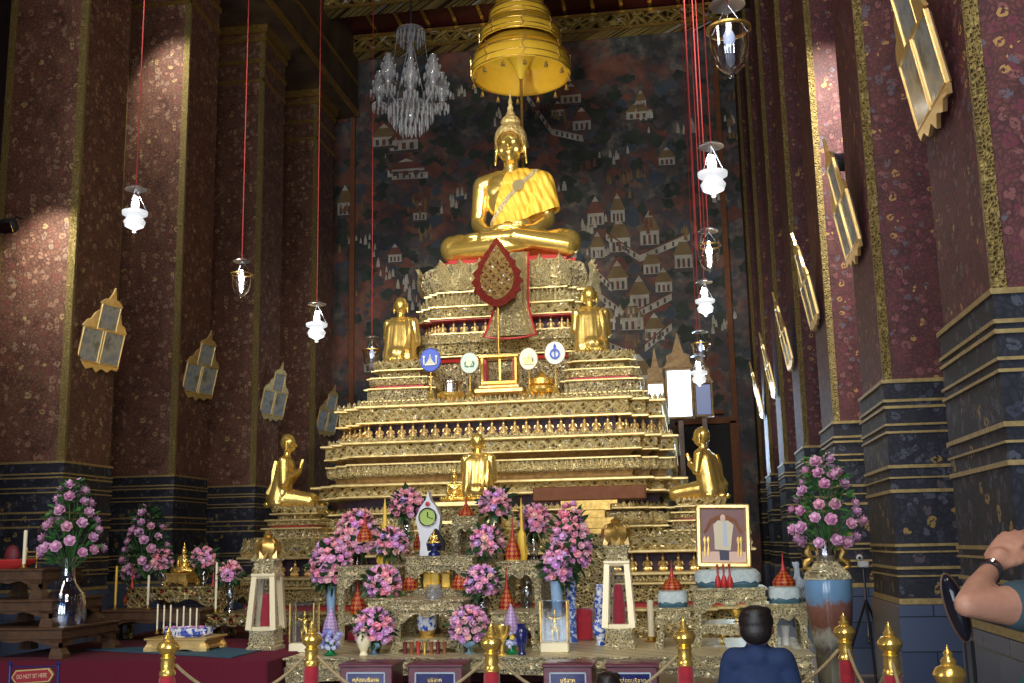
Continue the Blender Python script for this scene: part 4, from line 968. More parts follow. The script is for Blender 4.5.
# lacquered shelf before the altar
a_, c_ = at(535, 500, 18.4), at(646, 486, 18.4)
t = thing('lacquered_bench', ((a_.x + c_.x) / 2, 18.3, 0), 'long brown lacquered board on a flared gilt pedestal', 'bench')
w = c_.x - a_.x; b = MB(); zs = at(590, 501, 18.4).z; zs2 = at(590, 486.5, 18.4).z; b.box((0, 0, (zs + zs2) / 2), (w, .35, zs2 - zs), bev=.02); b.build('board', 'wood_brown', t)
b = MB()
for w_, z_, h_ in ((.62, zs - .03, .06), (.46, zs - .11, .1), (.34, zs - .22, .14), (.62, zs - .32, .07), (.5, zs - .4, .1), (.66, zs - .5, .08), ): b.box((0, 0, z_), (w_ * 1.5, .4, h_))
b.build('pedestal', 'gold_old', t, smooth=False)
b = MB(); b.box((0, 0, (zs - .54) / 2), (.7, .42, zs - .54)); b.build('pedestal_base', 'orn_b', t, smooth=False)
# ------------------------------------------------------------------ tables of the offering display
YP = 11.0
zp = at(560, 656, YP).z           # top of the long front table
def gilt_table(u0, u1, vtop, Y, depth, zbot, label, m='orn_table', shelf=None, name='altar_table', cat='table', group='gilt offering tables', apr=.22, legw=.07, extra=None):
    a, c = at(u0, vtop, Y), at(u1, vtop, Y); w = c.x - a.x; zt = (a.z + c.z) / 2; H = zt - zbot
    t = thing(name, ((a.x + c.x) / 2, Y + depth / 2, zbot), label, cat, group)
    b = MB(); b.box((0, 0, H - .0125), (w + .06, depth + .04, .025), bev=.006); b.box((0, 0, H - .06), (w, depth, .07)); b.box((0, 0, H - .105), (w + .03, depth + .03, .02)); b.build('table_top', m, t, smooth=False)
    # scalloped apron, front and sides
    ah = min(apr, H * .35)
    def apron(W):
        n = 24; lo = []
        for k in range(n + 1):
            x = -W / 2 + W * k / n; f = abs(2 * k / n - 1)
            lo.append((x, H - .11 - ah * (.28 + .72 * f ** 3 + .12 * math.cos(f * 9))))
        return [(W / 2, H - .11), (-W / 2, H - .11)] + lo
    b = MB(); b.prism(apron(w), .03, T(0, -depth / 2 + .015, 0)); b.prism(apron(w), .03, T(0, depth / 2 - .015, 0))
    for s in (-1, 1): b.prism(apron(depth), .03, T(s * (w / 2 - .015), 0, 0) @ RZ(PI / 2))
    b.build('apron', m, t, smooth=False)
    lg = None
    for sx in (-1, 1):
        for sy in (-1, 1):
            b = MB(); r = legw / 2
            rings = []
            for z, k, o in ((0, 1.3, .02), (.04, 1.25, .02), (.1, .9, 0), (H * .5, 1, 0), (H - .12, 1.25, 0)):
                cx2, cy2 = sx * (w / 2 - r + o), sy * (depth / 2 - r + o * .5)
                rings.append([(cx2 - r * k, cy2 - r * k, z), (cx2 + r * k, cy2 - r * k, z), (cx2 + r * k, cy2 + r * k, z), (cx2 - r * k, cy2 + r * k, z)])
            b.loft(rings); b.build('leg', m, t, smooth=False)
    if shelf:
        zs_ = at((u0 + u1) / 2, shelf, Y).z - zbot
        b = MB(); b.box((0, 0, zs_), (w - .02, depth, .03)); b.prism([(-w / 2, zs_ - .015), (w / 2, zs_ - .015), (w / 2, zs_ - .1), (w * .3, zs_ - .07), (0, zs_ - .1), (-w * .3, zs_ - .07), (-w / 2, zs_ - .1)], .02, T(0, -depth / 2 + .01, 0)); b.build('shelf', m, t, smooth=False)
        t['shelf'] = zs_ + zbot + .015; 
    t['top'] = zt
    return t
TF = gilt_table(286, 812, 657, YP, 2.05, 0, 'very long low gilt table carrying the whole front display', apr=.16, legw=.1, group=None)
zp = TF['top']
a, c = at(352, 640, 13.1), at(548, 640, 13.1); b = MB(); b.box((0, 0, zp / 2), (c.x - a.x, 1.6, zp), bev=.02); tag(b.build('display_platform', 'red_dark', loc=((a.x + c.x) / 2, 13.9, 0)), 'dark red platform behind the middle of the long table', 'platform')
T1 = gilt_table(393, 461, 600, 11.5, .75, zp, 'gilt table at display centre holding the blue and white pot', shelf=641)
T2 = gilt_table(406, 472, 556, 12.5, .8, zp, 'taller gilt table at centre under the round clock', shelf=590)
T3 = gilt_table(452, 478, 516, 13.5, .6, zp, 'narrow tall gilt table right behind the clock')
T3b = gilt_table(394, 428, 551, 13.5, .6, zp, 'narrow tall gilt table left behind the clock')
T4 = gilt_table(498, 540, 561, 12.4, .75, zp, 'gilt table right of centre with a red cone in its opening', shelf=612)
T4b = gilt_table(491, 537, 612, 11.7, .6, zp, 'lower gilt table right of centre behind the flower cone')
T5 = gilt_table(338, 398, 566, 12.4, .75, zp, 'gilt table left of centre with a red cone in its opening', shelf=617)
T5b = gilt_table(368, 398, 598, 11.9, .45, zp, 'small gilt table behind the lilac bouquet left of centre')
T6 = gilt_table(693, 765, 588, 11.9, .8, zp, 'wide gilt table carrying the framed portrait', shelf=626)
T7 = gilt_table(656, 690, 608, 11.8, .6, zp, 'small gilt table left of the portrait with a lace cushion')
T8 = gilt_table(769, 806, 604, 11.8, .6, zp, 'small gilt table right of the portrait with a lace cushion')
T9 = gilt_table(786, 812, 655, 10.3, .5, 0, 'low gilt table corner beside the man in navy shirt')
Tc = gilt_table(520, 545, 562, 13.4, .5, zp, 'gilt stand behind the pink bouquet right of centre')
Tb = MB(); 
# dark red cloth blocks
for u0, u1, v, Y, lab in [(335, 392, 634, 12.3, 'dark red cloth-covered block behind the lilac bouquet at left'), (556, 588, 612, 12.3, 'dark red cloth-covered block beside the glass case at right'), (400, 470, 644, 12.4, 'low dark red block behind the centre table')]:
    a, c = at(u0, v, Y), at(u1, v, Y); b = MB(); b.box((0, 0, (a.z - zp) / 2), (c.x - a.x, .3, a.z - zp), bev=.02); o = b.build('cloth_block', 'velvet_red', loc=((a.x + c.x) / 2, Y + .6, zp)); tag(o, lab, 'block')

# ------------------------------------------------------------------ flowers
def rose_mesh(name, m, r=1.0, layers=3):
    b = MB(); rr = random.Random(5)
    b.ball((0, 0, .05), (.42, .42, .42), 8)
    for L_ in range(layers):
        n = 4 + L_; R_ = .42 + .26 * L_; h = .62 - .14 * L_; tilt = .25 + .42 * L_
        for k in range(n):
            a = 2 * PI * k / n + L_ * .5; X = RZ(a) @ T(.18 + .05 * L_, 0, -.1) @ RY(tilt)
            w = R_ * 1.0
            vs = []
            for i, (z, ww) in enumerate(((-.25, .35), (.15, .95), (.5, .9), (.72, .45))):
                for j in (-1, 0, 1): vs.append((.16 + .1 * L_ - abs(j) * .14 + (.12 if i == 3 else 0), j * ww * w * .62, z * h * 1.5))
            b.add(vs, [(i * 3 + j, i * 3 + j + 1, i * 3 + j + 4, i * 3 + j + 3) for i in range(3) for j in range(2)], X)
    b.v = [(x * r, y * r, z * r) for x, y, z in b.v]
    return b.build(name, m)
def stash(o): me = o.data; bpy.data.objects.remove(o); return me
ROSE = {k: stash(rose_mesh('rose', k)) for k in ('rose_pink', 'rose_lilac')}
LOTUS = stash(rose_mesh('lotus', 'lotus', 1, 3)); FB = stash(rose_mesh('blossom', 'flower_blue', 1, 2)); FY = stash(rose_mesh('blossom', 'flower_yellow', 1, 2))
def leaves(n, rfun, size, m='leaf_dark', seed=1):
    rr = random.Random(seed); b = MB()
    for i in range(n):
        p, d = rfun(rr); X = T(*p) @ d.to_track_quat('Y', 'Z').to_matrix().to_4x4() @ RY(rr.uniform(-1, 1)); s_ = size * rr.uniform(.7, 1.3)
        b.add([(0, 0, 0), (-.22 * s_, .35 * s_, .04 * s_), (0, .35 * s_, 0), (.22 * s_, .35 * s_, .04 * s_), (-.17 * s_, .7 * s_, 0), (0, .72 * s_, -.03 * s_), (.17 * s_, .7 * s_, 0), (0, s_, -.1 * s_)],
              [(0, 2, 1), (0, 3, 2), (1, 2, 5, 4), (2, 3, 6, 5), (4, 5, 7), (5, 6, 7)], X)
    return b
def bouquet(u, v, ru, rv, Y, label, mesh_key='rose_pink', rs=4.2, mix=None, n=None, seed=0, zbase=None, top=0, cone=0):
    """dome of blooms; ru, rv radii and rs bloom radius in units of the photograph at depth Y"""
    p = at(u, v, Y); k = mpp(Y) * 1.0; rx, rz, q = ru * k, rv * k, rs * k
    t = thing('flower_bouquet', (p.x, Y, p.z - rz), label, 'bouquet', 'dome-shaped rose bouquets of the display')
    rr = random.Random(seed * 31 + int(u)); pts = []; tries = 0
    while tries < 3000 and len(pts) < 72:
        tries += 1; a = rr.uniform(0, 2 * PI); cz_ = rr.uniform(-.55, 1); s_ = math.sqrt(1 - cz_ * cz_)
        tp_ = 1 - cone * max(0, cz_)
        P = Vector((rx * s_ * math.cos(a) * tp_, rx * s_ * math.sin(a) * tp_, rz * cz_))
        if P.y > rx * .55: continue
        if all((P - o_[0]).length > q * 1.42 for o_ in pts): pts.append((P, Vector((P.x / rx, P.y / rx, P.z / rz + .1)).normalized()))
    b = MB(); b.ball((0, 0, rz), (rx * .8, rx * .8, rz * .82), 12)
    lf = leaves(60, lambda r_: (lambda d: (Vector((d.x * rx * .78, d.y * rx * .78, rz + d.z * rz * .75)), d))(Vector((r_.gauss(0, 1), r_.gauss(0, 1) - .3, r_.gauss(0, .8))).normalized()), q * 2.6, seed=int(u))
    b.v += lf.v; o_ = len(b.m); 
    base_n = len(b.v) - len(lf.v); b.f += [tuple(i + base_n for i in f) for f in lf.f]; b.m += lf.m
    b.build('foliage', 'leaf_dark', t, smooth=False)
    for i, (P, d) in enumerate(pts):
        key = mesh_key
        if mix and rr.random() < mix: key = 'rose_lilac' if mesh_key == 'rose_pink' else 'rose_pink'
        c = bpy.data.objects.new('rose', ROSE[key]); C.objects.link(c); c.parent = t; c.location = P + Vector((0, 0, rz)); s_ = q * rr.uniform(.82, 1.1) * (1.15)
        c.scale = (s_,) * 3; c.rotation_euler = d.to_track_quat('Z', 'Y').to_euler()
    return t
def vase(u, Y, z, r, h, m, label, prof, cat='vase', name='vase', group='vases of the offering display', seg=18):
    q = at(u, 600, Y); t = thing(name, (q.x, Y, z), label, cat, group)
    b = MB(); b.lathe([(a * r, c * h) for a, c in prof], seg); b.build('body', m, t); return t
PV = [(.5, 0), (.62, .03), (.45, .1), (.4, .16), (.75, .4), (.95, .62), (.8, .78), (.55, .88), (.7, 1), (.6, .99), (.48, .88)]
PB = [(.55, 0), (.6, .04), (.2, .12), (.18, .35), (.5, .5), (1, .75), (1.05, .98), (.95, .98), (.85, .75), (.3, .56)]
PC = [(.7, 0), (.75, .02), (.6, .1), (.62, .5), (.8, .95), (.9, 1), (.8, .98)]
def vb(u, v, r, Y, z, key, lab, vm='glass_vase', vlab='', pr=PV, vw=None, rv=None, rs=4.2, mix=.15, cone=0):
    rv = rv or r * 1.05
    bq = bouquet(u, v, r, rv, Y, lab, key, rs, mix, cone=cone)
    k = mpp(Y); bot = bq.location.z
    h = bot + rv * k * .35 - z
    vase(u, Y, z, (vw or r * .5) * k, max(.12, h), vm, vlab, pr)
    return bq
z2_, z3, z4, z5 = T2['top'], T3['top'], T4['top'], T5['top']
vb(407, 506, 16, 13.75, T3b['top'], 'rose_pink', 'pink rose bouquet in tall clear vase, uppermost left of the clock', vlab='clear tall vase under the uppermost left pink bouquet')
vb(495, 504, 15, 13.02, z4, 'rose_pink', 'pink rose bouquet in clear vase, uppermost right of the gilt disciple', vlab='clear vase under the uppermost right pink bouquet')
vb(535, 521, 15, 13.4 + .2, Tc['top'], 'rose_pink', 'pink bouquet in a silver-blue vase on the right gilt table', vlab='silvery clear vase on the right gilt stand')
vb(392, 544, 15, 12.9, z5, 'rose_pink', 'mixed pink and lilac bouquet left of the upper red cone', mix=.4, vlab='grey glass vase under the mixed bouquet left of the upper red cone')
vb(383, 584, 17, 12.1, T5b['top'], 'rose_lilac', 'lilac and pink bouquet in the middle row, left side', mix=.4, vlab='grey glass vase on the small left gilt table')
vb(374, 629, 19, 11.35, zp, 'rose_lilac', 'large lilac bouquet in low blue bowl, bottom row left', mix=.3, vm='porc_sky', vlab='small light blue footed bowl under the bottom left lilac bouquet', pr=PB)
vb(487, 543, 15.5, 12.9, z4 - .1, 'rose_pink', 'pink and lilac bouquet, upper of the right centre column', mix=.4, vlab='dark glass vase under the upper bouquet of the right centre column')
vb(482, 583, 16, 12.15, T4b['top'] - .15, 'rose_lilac', 'lilac bouquet, middle of the right centre column', mix=.35, vlab='dark glass vase under the middle bouquet of the right centre column')
vb(469, 627, 18.5, 11.4, zp, 'rose_lilac', 'large lilac bouquet in blue footed bowl, bottom of right centre column', mix=.35, vm='porc_sky', vlab='blue footed bowl under the bottom right lilac bouquet', pr=PB)
# tall arrangements
vb(571, 543, 19, 12.6, zp, 'rose_pink', 'tall pink rose pyramid spilling over a blue vase', mix=.3, rv=40, vm='porc_bw2', vlab='tall blue patterned vase under the rose pyramid', vw=8, pr=PC, cone=.35, rs=4.6)
vb(557, 566, 13, 12.3, zp, 'rose_lilac', 'lilac cluster hanging in front of the rose pyramid', mix=.3, vm='porc_sky', vlab='light blue vase left of the tall patterned vase', vw=8, pr=PC, rv=22, rs=4.4)
vb(357, 537, 21, 13.3, zp, 'rose_pink', 'broad pink and peach rose mass behind the left red cone', mix=.2, vlab='hidden glass vase behind the left gilt table', rv=27, vw=8, rs=4.4)
vb(331, 566, 20, 12.7, zp, 'rose_lilac', 'lilac and pink rose cluster over a pale blue vase at far left', mix=.5, rv=27, vm='porc_sky', vlab='pale blue cylinder vase under the far left rose cluster', vw=6.5, pr=PC, rs=4.6)

# ------------------------------------------------------------------ red cones
def make_cone():
    t = thing('red_cone', (0, 0, 0), '', 'ornament', 'red beaded cone ornaments with gold lattice')
    b = MB(); b.lathe([(.05, .0), (.17, .01), (.2, .07), (.195, .16), (.15, .27), (.09, .37), (.05, .46)], 20); b.build('beaded_body', 'cone_red', t)
    b = MB(); b.lathe([(.05, .45), (.055, .49), (.032, .53), (.036, .58), (.02, .64), (.022, .7), (.01, .8), (.012, .84), (.003, 1.0)], 12); b.build('spire', 'red_lacquer', t)
    b = MB(); b.lathe([(.12, -.02), (.19, 0), (.2, .02), (.15, .02)], 18); b.build('footring', 'gold_leaf', t)
    return t
cone = make_cone(); fst = True
for u, vt, Y, z, hv, lab in [(365, 506, 12.7, z5 + .28, 44, 'red cone ornament in front of the broad pink rose mass'), (358, 562, 12.6, T5['shelf'], 44, 'red cone ornament inside the opening of the left gilt table'),
                       (421, 505, 13.65, T3b['top'], 40, 'red cone ornament just left of the round clock'), (410, 547, 12.55, T2['shelf'] - .02, 42, 'red cone ornament left of the yellow offerings'),
                       (466, 503, 13.75, T3['top'], 40, 'red cone ornament just right of the round clock'), (459.5, 548, 12.55, T2['shelf'] - .02, 42, 'red cone ornament right of the yellow offerings'),
                       (512, 509, 12.8, z4, 46, 'red cone ornament below the upper right pink bouquet'), (506, 562, 12.3, T4['shelf'], 44, 'red cone ornament in the opening of the right gilt table'),
                       (671, 560, 12.1, T7['top'] + .16, 45, 'red cone ornament on the lace cushion left of the portrait'), (782, 552, 12.1, T8['top'] + .16, 48, 'red cone ornament on the lace cushion right of the portrait'),
                       (133, 566, 13.4, .98 - .05, 34, 'dark red cone ornament before the small bouquet at far left'), (214, 562, 13.3, .9, 46, 'red cone ornament leaning behind the candle at left')]:
    o = cone if fst else dup(cone); fst = False
    p = at(u, vt, Y); h = max(.3, p.z - z); place(o, (p.x, Y, z), lab, sc=(h * .95 if h > .5 else .5, h * .95 if h > .5 else .5, h))
    wv = {671: 20, 782: 22}.get(u, 16); s_ = wv * mpp(Y) / .4; o.scale = (s_, s_, h)
# lace cushions
def cushion(u0, u1, Y, z, h, label, d=.5):
    a, c = at(u0, 600, Y), at(u1, 600, Y); w = c.x - a.x; t = thing('lace_cushion', ((a.x + c.x) / 2, Y + d / 2 - .02, z), label, 'cushion', 'pale lace-covered cushions')
    b = MB(); n = 28
    def sup(k, zz_, s_=1): return [(math.copysign(abs(math.cos(a_)) ** .5, math.cos(a_)) * w / 2 * k, math.copysign(abs(math.sin(a_)) ** .5, math.sin(a_)) * d / 2 * k, zz_) for a_ in [2 * PI * j / n for j in range(n)]]
    b.loft([sup(.9, 0), sup(.98, h * .2), sup(.95, h * .5)]); b.build('base', 'cushion_blue', t)
    b = MB(); lo = [(x, y, zz_ - (h * .12 if i % 2 else 0)) for i, (x, y, zz_) in enumerate(sup(1.02, h * .38))]
    b.loft([lo, sup(1.02, h * .75), sup(.9, h), sup(.5, h * 1.05)]); b.build('lace_cover', 'cushion_lace', t); return t
cushion(696, 763, 11.95, T6['top'], .18, 'wide pale lace cushion under the framed portrait', .65)
cushion(657, 688, 11.85, T7['top'], .16, 'small pale lace cushion left of the portrait')
cushion(770, 803, 11.85, T8['top'], .16, 'small pale lace cushion right of the portrait')
# portrait
a, c = at(697, 571, 12.3), at(748, 506, 12.3); w, h = c.x - a.x, c.z - a.z
t = thing('framed_portrait', ((a.x + c.x) / 2, 12.3, T6['top'] + .2), 'gilt framed full-length portrait of a figure in a long pale cloak', 'portrait'); t.rotation_euler = (R(-3), R(1.5), 0)
b = MB(); f = .055
for s in (-1, 1): b.box((s * (w / 2 - f / 2), 0, h / 2), (f, .06, h), bev=.015); b.box((0, 0, h / 2 + s * (h / 2 - f / 2)), (w, .06, f), bev=.015)
b.build('frame', 'gold_leaf', t)
b = MB(); W, Hh = w - 2 * f, h - 2 * f
def rc(x, z, ww, hh, mi, y=0): b.mi = mi; b.box((x * W, y, f + z * Hh), (ww * W, .006, hh * Hh))
b.mi = 0; b.box((0, .01, h / 2), (W, .012, Hh)); rc(0, .1, 1, .2, 3, -.002)
b.mi = 0
b.mi = 6; b.prism([(-.45 * W, f + Hh * .55), (-.3 * W, f + Hh * .8), (0, f + Hh * .92), (.3 * W, f + Hh * .8), (.45 * W, f + Hh * .55), (.38 * W, f + Hh * .55), (.25 * W, f + Hh * .74), (0, f + Hh * .84), (-.25 * W, f + Hh * .74), (-.38 * W, f + Hh * .55)], .004, T(0, -.002, 0))
b.mi = 1; b.prism([(-.2 * W, f + Hh * .24), (.16 * W, f + Hh * .22), (.2 * W, f + Hh * .5), (.24 * W, f + Hh * .7), (.12 * W, f + Hh * .78), (-.12 * W, f + Hh * .78), (-.22 * W, f + Hh * .7), (-.2 * W, f + Hh * .5)], .006, T(0, -.006, 0))
b.mi = 5; b.prism([(-.01 * W, f + Hh * .3), (.08 * W, f + Hh * .3), (.08 * W, f + Hh * .74), (.0 * W, f + Hh * .76)], .004, T(0, -.012, 0))
b.mi = 2; b.prism([(-.09 * W, f + Hh * .04), (.12 * W, f + Hh * .04), (.12 * W, f + Hh * .24), (-.1 * W, f + Hh * .24)], .005, T(0, -.006, 0))
b.mi = 3; b.lathe([(.001, 0), (.06 * W, .002), (.06 * W, .006), (.001, .006)], 14, X=T(0, -.008, f + Hh * .83) @ RX(PI / 2) @ SC(1, 1.4, 1))
for x in (-.34, -.42, .34, .4): b.mi = 4; b.lathe([(.02 * W, 0), (.03 * W, .1 * Hh), (.01 * W, .2 * Hh), (.04 * W, .3 * Hh), (.01 * W, .36 * Hh)], 8, (x * W, 0, f + .12 * Hh), X=T(0, -.008, 0) @ SC(1, .1, 1))
b.build('picture', ['photo_sky', 'photo_cloak', 'photo_dark', 'photo_skin', 'gold_old', 'photo_blue', 'wood_brown'], t, smooth=False)
b = MB(); b.prism([(-.12, 0), (.12, 0), (0, h * .7)], .03, T(0, .08, 0)); b.build('easel_back', 'wood_dark', t)
# three small red vases in a glass holder
for k, du in enumerate((-6, 0, 6)):
    t = vase(725 + du, 11.93, T6['top'] + .004, .032, .24, 'red_lacquer', ['leftmost', 'middle', 'rightmost'][k] + ' of three tiny red bottle vases under the portrait', [(.6, 0), (1, .08), (1.1, .22), (.8, .4), (.35, .55), (.3, .85), (.5, 1), (.3, .98)], group='tiny red bottle vases')

# clock with silver spire and dark shrine
Yk = 13.55; p = at(436, 540, Yk); zk = T2['top']
t = thing('round_clock', (p.x, 13.2, zk), 'round green-faced clock in a pale arched case with a spire', 'clock')
zc_ = at(435, 517, 13.2).z - zk; r = 10 * mpp(13.2)
b = MB(); b.prism([(-r * .9, 0), (r * .9, 0), (r * .8, zc_ * .3), (r * 1.2, zc_ - r * .5), (r * 1.25, zc_), (r * .8, zc_ + r * 1.0), (r * .25, zc_ + r * 1.7), (0, zc_ + r * 2.6), (-r * .25, zc_ + r * 1.7), (-r * .8, zc_ + r * 1.0), (-r * 1.25, zc_), (-r * 1.2, zc_ - r * .5), (-r * .8, zc_ * .3)], .14); b.build('case', 'clock_body', t)
b = MB(); b.lathe([(r * .95, -.02), (r * .95, .03), (r * .8, .04), (r * .78, .0)], 28, X=T(0, -.07, zc_) @ RX(PI / 2), cap=False); b.build('bezel', 'chrome', t)
b = MB(); b.lathe([(.001, 0), (r * .8, 0), (r * .8, .012), (.001, .012)], 28, X=T(0, -.08, zc_) @ RX(PI / 2)); fc = b.build('dial', 'clock_face', t)
b = MB(); b.box((0, 0, r * .25), (.012, .006, r * .5), T(0, -.1, zc_)); b.box((0, 0, r * .3), (.008, .006, r * .6), T(0, -.1, zc_) @ RY(1.9)); b.build('hand', 'black', fc)
b = MB(); b.lathe([(.001, 0), (.03, .01), (.001, .02)], 10, X=T(0, -.08, zc_ + r * 1.3) @ RX(PI / 2)); b.build('jewel', 'red_lacquer', t)
t = thing('dark_shrine', (at(437, 540, 12.75).x, 12.7, zk), 'small black gabled niche standing before the clock', 'shrine')
b = MB(); q = mpp(12.7)
b.prism([(-8 * q, 5 * q), (8 * q, 5 * q), (9 * q, 13 * q), (5 * q, 20 * q), (0, 27 * q), (-5 * q, 20 * q), (-9 * q, 13 * q)], .1); b.build('niche', 'black', t)
b = MB(); b.lathe([(6 * q, -.0), (6 * q, 3 * q), (3 * q, 5 * q), (4 * q, 9 * q), (8 * q, 10 * q), (8 * q, 12 * q)], 14, (0, -.1, 0)); b.build('foot', 'vase_navy', t)
small_buddha('tiny gilt seated image in the black niche before the clock', (t.location.x, 12.58, zk + 12 * q), .2)
# yellow food offerings
for u, lab in ((425, 'left yellow offering box'), (433, 'middle yellow offering box'), (444, 'right yellow offering box')):
    p = at(u, 583, 12.6); t = thing('offering_box', (p.x, 12.75, T2['shelf']), lab + ' between the two lower red cones', 'box', 'yellow offering boxes'); b = MB(); b.box((0, 0, .09), (.095, .12, .18), bev=.012); b.build('box', 'wax_yellow', t); b = MB(); b.box((0, 0, .19), (.105, .13, .02)); b.build('lid', 'gold_leaf', t)
t = thing('crystal_stand', (at(433, 590, 11.7).x, 11.75, T1['top']), 'ribbed pale glass block in front of the yellow offerings', 'stand'); b = MB(); b.lathe([(.09, 0), (.085, .06), (.07, .1), (.085, .14), (.085, .15)], 16, lobes=12, amp=.06); b.build('body', 'crystal', t)
# blue-white pot
t = thing('ceramic_pot', (at(424, 620, 11.62).x, 11.75, T1['shelf']), 'blue and white porcelain pot on a gold ring in the centre table', 'pot')
q = mpp(11.7); b = MB(); b.lathe([(8 * q, 7 * q), (9 * q, 8 * q), (10 * q, 12 * q), (10.3 * q, 26 * q), (10.8 * q, 28 * q), (9.4 * q, 28 * q), (9 * q, 12 * q), (7 * q, 9 * q)], 24); b.build('bowl', 'porc_bw', t)
b = MB(); b.lathe([(8.5 * q, 0), (9 * q, 2 * q), (7.5 * q, 4 * q), (8.6 * q, 7 * q), (7 * q, 7 * q)], 24); b.build('ring_stand', 'gold_old', t)
# small amber glasses row under the centre table
pal = ['red_dark', 'wood_brown', 'red_lacquer', 'gold_old', 'wood_brown', 'red_dark', 'wood_brown']
for k in range(7):
    o = vase(405 + k * 6.5, 11.35, zp, .03, .12, pal[k], 'tiny dark amber cup in the row under the blue and white pot', PC, cat='cup', name='small_cup', group='tiny amber cups under the centre table')
# yellow spires
def spire(u, vt, Y, z, label, r=5):
    p = at(u, vt, Y); h = p.z - z; q = mpp(Y); t = thing('yellow_spire', (p.x, Y, z), label, 'ornament', 'tall yellow wax spires'); b = MB()
    b.lathe([(r * 1.0 * q, 0), (r * 1.25 * q, h * .05), (r * 1.0 * q, h * .3), (r * .95 * q, h * .42), (r * .4 * q, h * .5), (r * .48 * q, h * .56), (r * .3 * q, h * .68), (r * .3 * q, h * .8), (r * .05 * q, h)], 14, lobes=7, amp=.05); b.build('body', 'wax_yellow', t)
spire(385, 498, 13.0, z5 + .0, 'tall yellow spire ornament behind the left mixed bouquet', 6.5)
spire(521, 498, 12.95, z4 + .0, 'tall yellow spire ornament between the right pink bouquets', 4)
# tall candle and thin pillars
def candle(u, vt, Y, z, label, r=2.4, m='wax', group='tall candles'):
    p = at(u, vt, Y); h = p.z - z; q = mpp(Y); t = thing('tall_candle', (p.x, Y, z), label, 'candle', group)
    b = MB(); b.lathe([(r * q * .95, 0), (r * q, h * .5), (r * q, h * .97), (r * q * .6, h)], 12); b.build('wax_body', m, t)
    b = MB(); b.tube([(0, 0, h), (0, 0, h + 3 * q)], .3 * q, 5); b.build('wick', 'black', t)
    b = MB(); b.lathe([(r * 2.2 * q, 0), (r * 2.4 * q, .8 * q), (r * 1.2 * q, 2 * q), (r * 1.4 * q, 5 * q)], 12); b.build('candle_holder', 'gold_old', t)
candle(650, 600, 12.6, zp, 'thick pale candle right of the right lantern pillar', 3.4)
# glass cases with gilt standing figures
def figure_case(u0, u1, vt, vb_, Y, z, label, glass_=True):
    a, c = at(u0, vb_, Y), at(u1, vt, Y); w = c.x - a.x; h = c.z - z
    t = thing('display_case', ((a.x + c.x) / 2, Y, z), label, 'display case', 'glass cases with gilt figures')
    b = MB(); b.box((0, 0, .05), (w * .95, w * .7, .1), bev=.01); b.build('plinth', 'wax' if glass_ else 'gold_old', t)
    if glass_:
        b = MB()
        for s in (-1, 1): b.box((s * w * .45, 0, .1 + h * .42), (.008, w * .6, h * .82)); b.box((0, s * w * .3, .1 + h * .42), (w * .9, .008, h * .82))
        b.box((0, 0, .1 + h * .83), (w * .9, w * .6, .008)); b.build('glass_cover', 'glass_case', t)
        b = MB()
        for sx in (-1, 1):
            for sy in (-1, 1): b.box((sx * w * .45, sy * w * .3, .1 + h * .42), (.014, .014, h * .82))
        b.build('corner_strip', 'gold_old', t)
    return t, w, h
def gilt_fig(parent_loc, h, label):
    P = [('e', (0, 0, 60), (10, 7, 13)), ('e', (0, 0, 48), (8, 6, 8)), ('e', (0, 0, 84), (6, 6, 7)), ('c', (0, 0, 88), (0, 0, 99), 4, .8), ('e', (0, 0, 40), (9, 7, 7)), ('c', (0, 0, 70), (0, 0, 80), 3.4, 3)]
    for q in (-1, 1): P += [('c', (q * 9, 0, 69), (q * 20, -1, 72), 3.5, 3), ('c', (q * 20, -1, 72), (q * 22, -4, 88), 3, 1.8), ('c', (q * 5, 0, 42), (q * 9, -3, 22), 5.5, 4), ('c', (q * 9, -3, 22), (q * 6, 0, 2), 4, 2.4), ('e', (q * 6, -4, 1.5), (2.4, 5, 1.8)), ('c', (q * 10, 1, 45), (q * 17, 2, 30), 2.4, 1)]
    t = thing('gilt_figurine', parent_loc, label, 'figurine', 'gilt standing figurines'); mesh_obj('body', scale_me(remesh(P, 1.3, 2), h / 100), 'gold', t); return t
t, w, h = figure_case(541, 569, 602, 655, 11.5, zp, 'glass case with a raised-arm gilt figurine, right of centre'); gilt_fig((t.location.x, 11.5, zp + .1), h * .68, 'gilt raised-arm figurine inside the right glass case')
t, w, h = figure_case(291, 318, 604, 655, 11.6, zp, 'glass case with a gilt figurine beside the left lantern pillar'); gilt_fig((t.location.x, 11.6, zp + .1), h * .68, 'gilt figurine inside the left glass case')
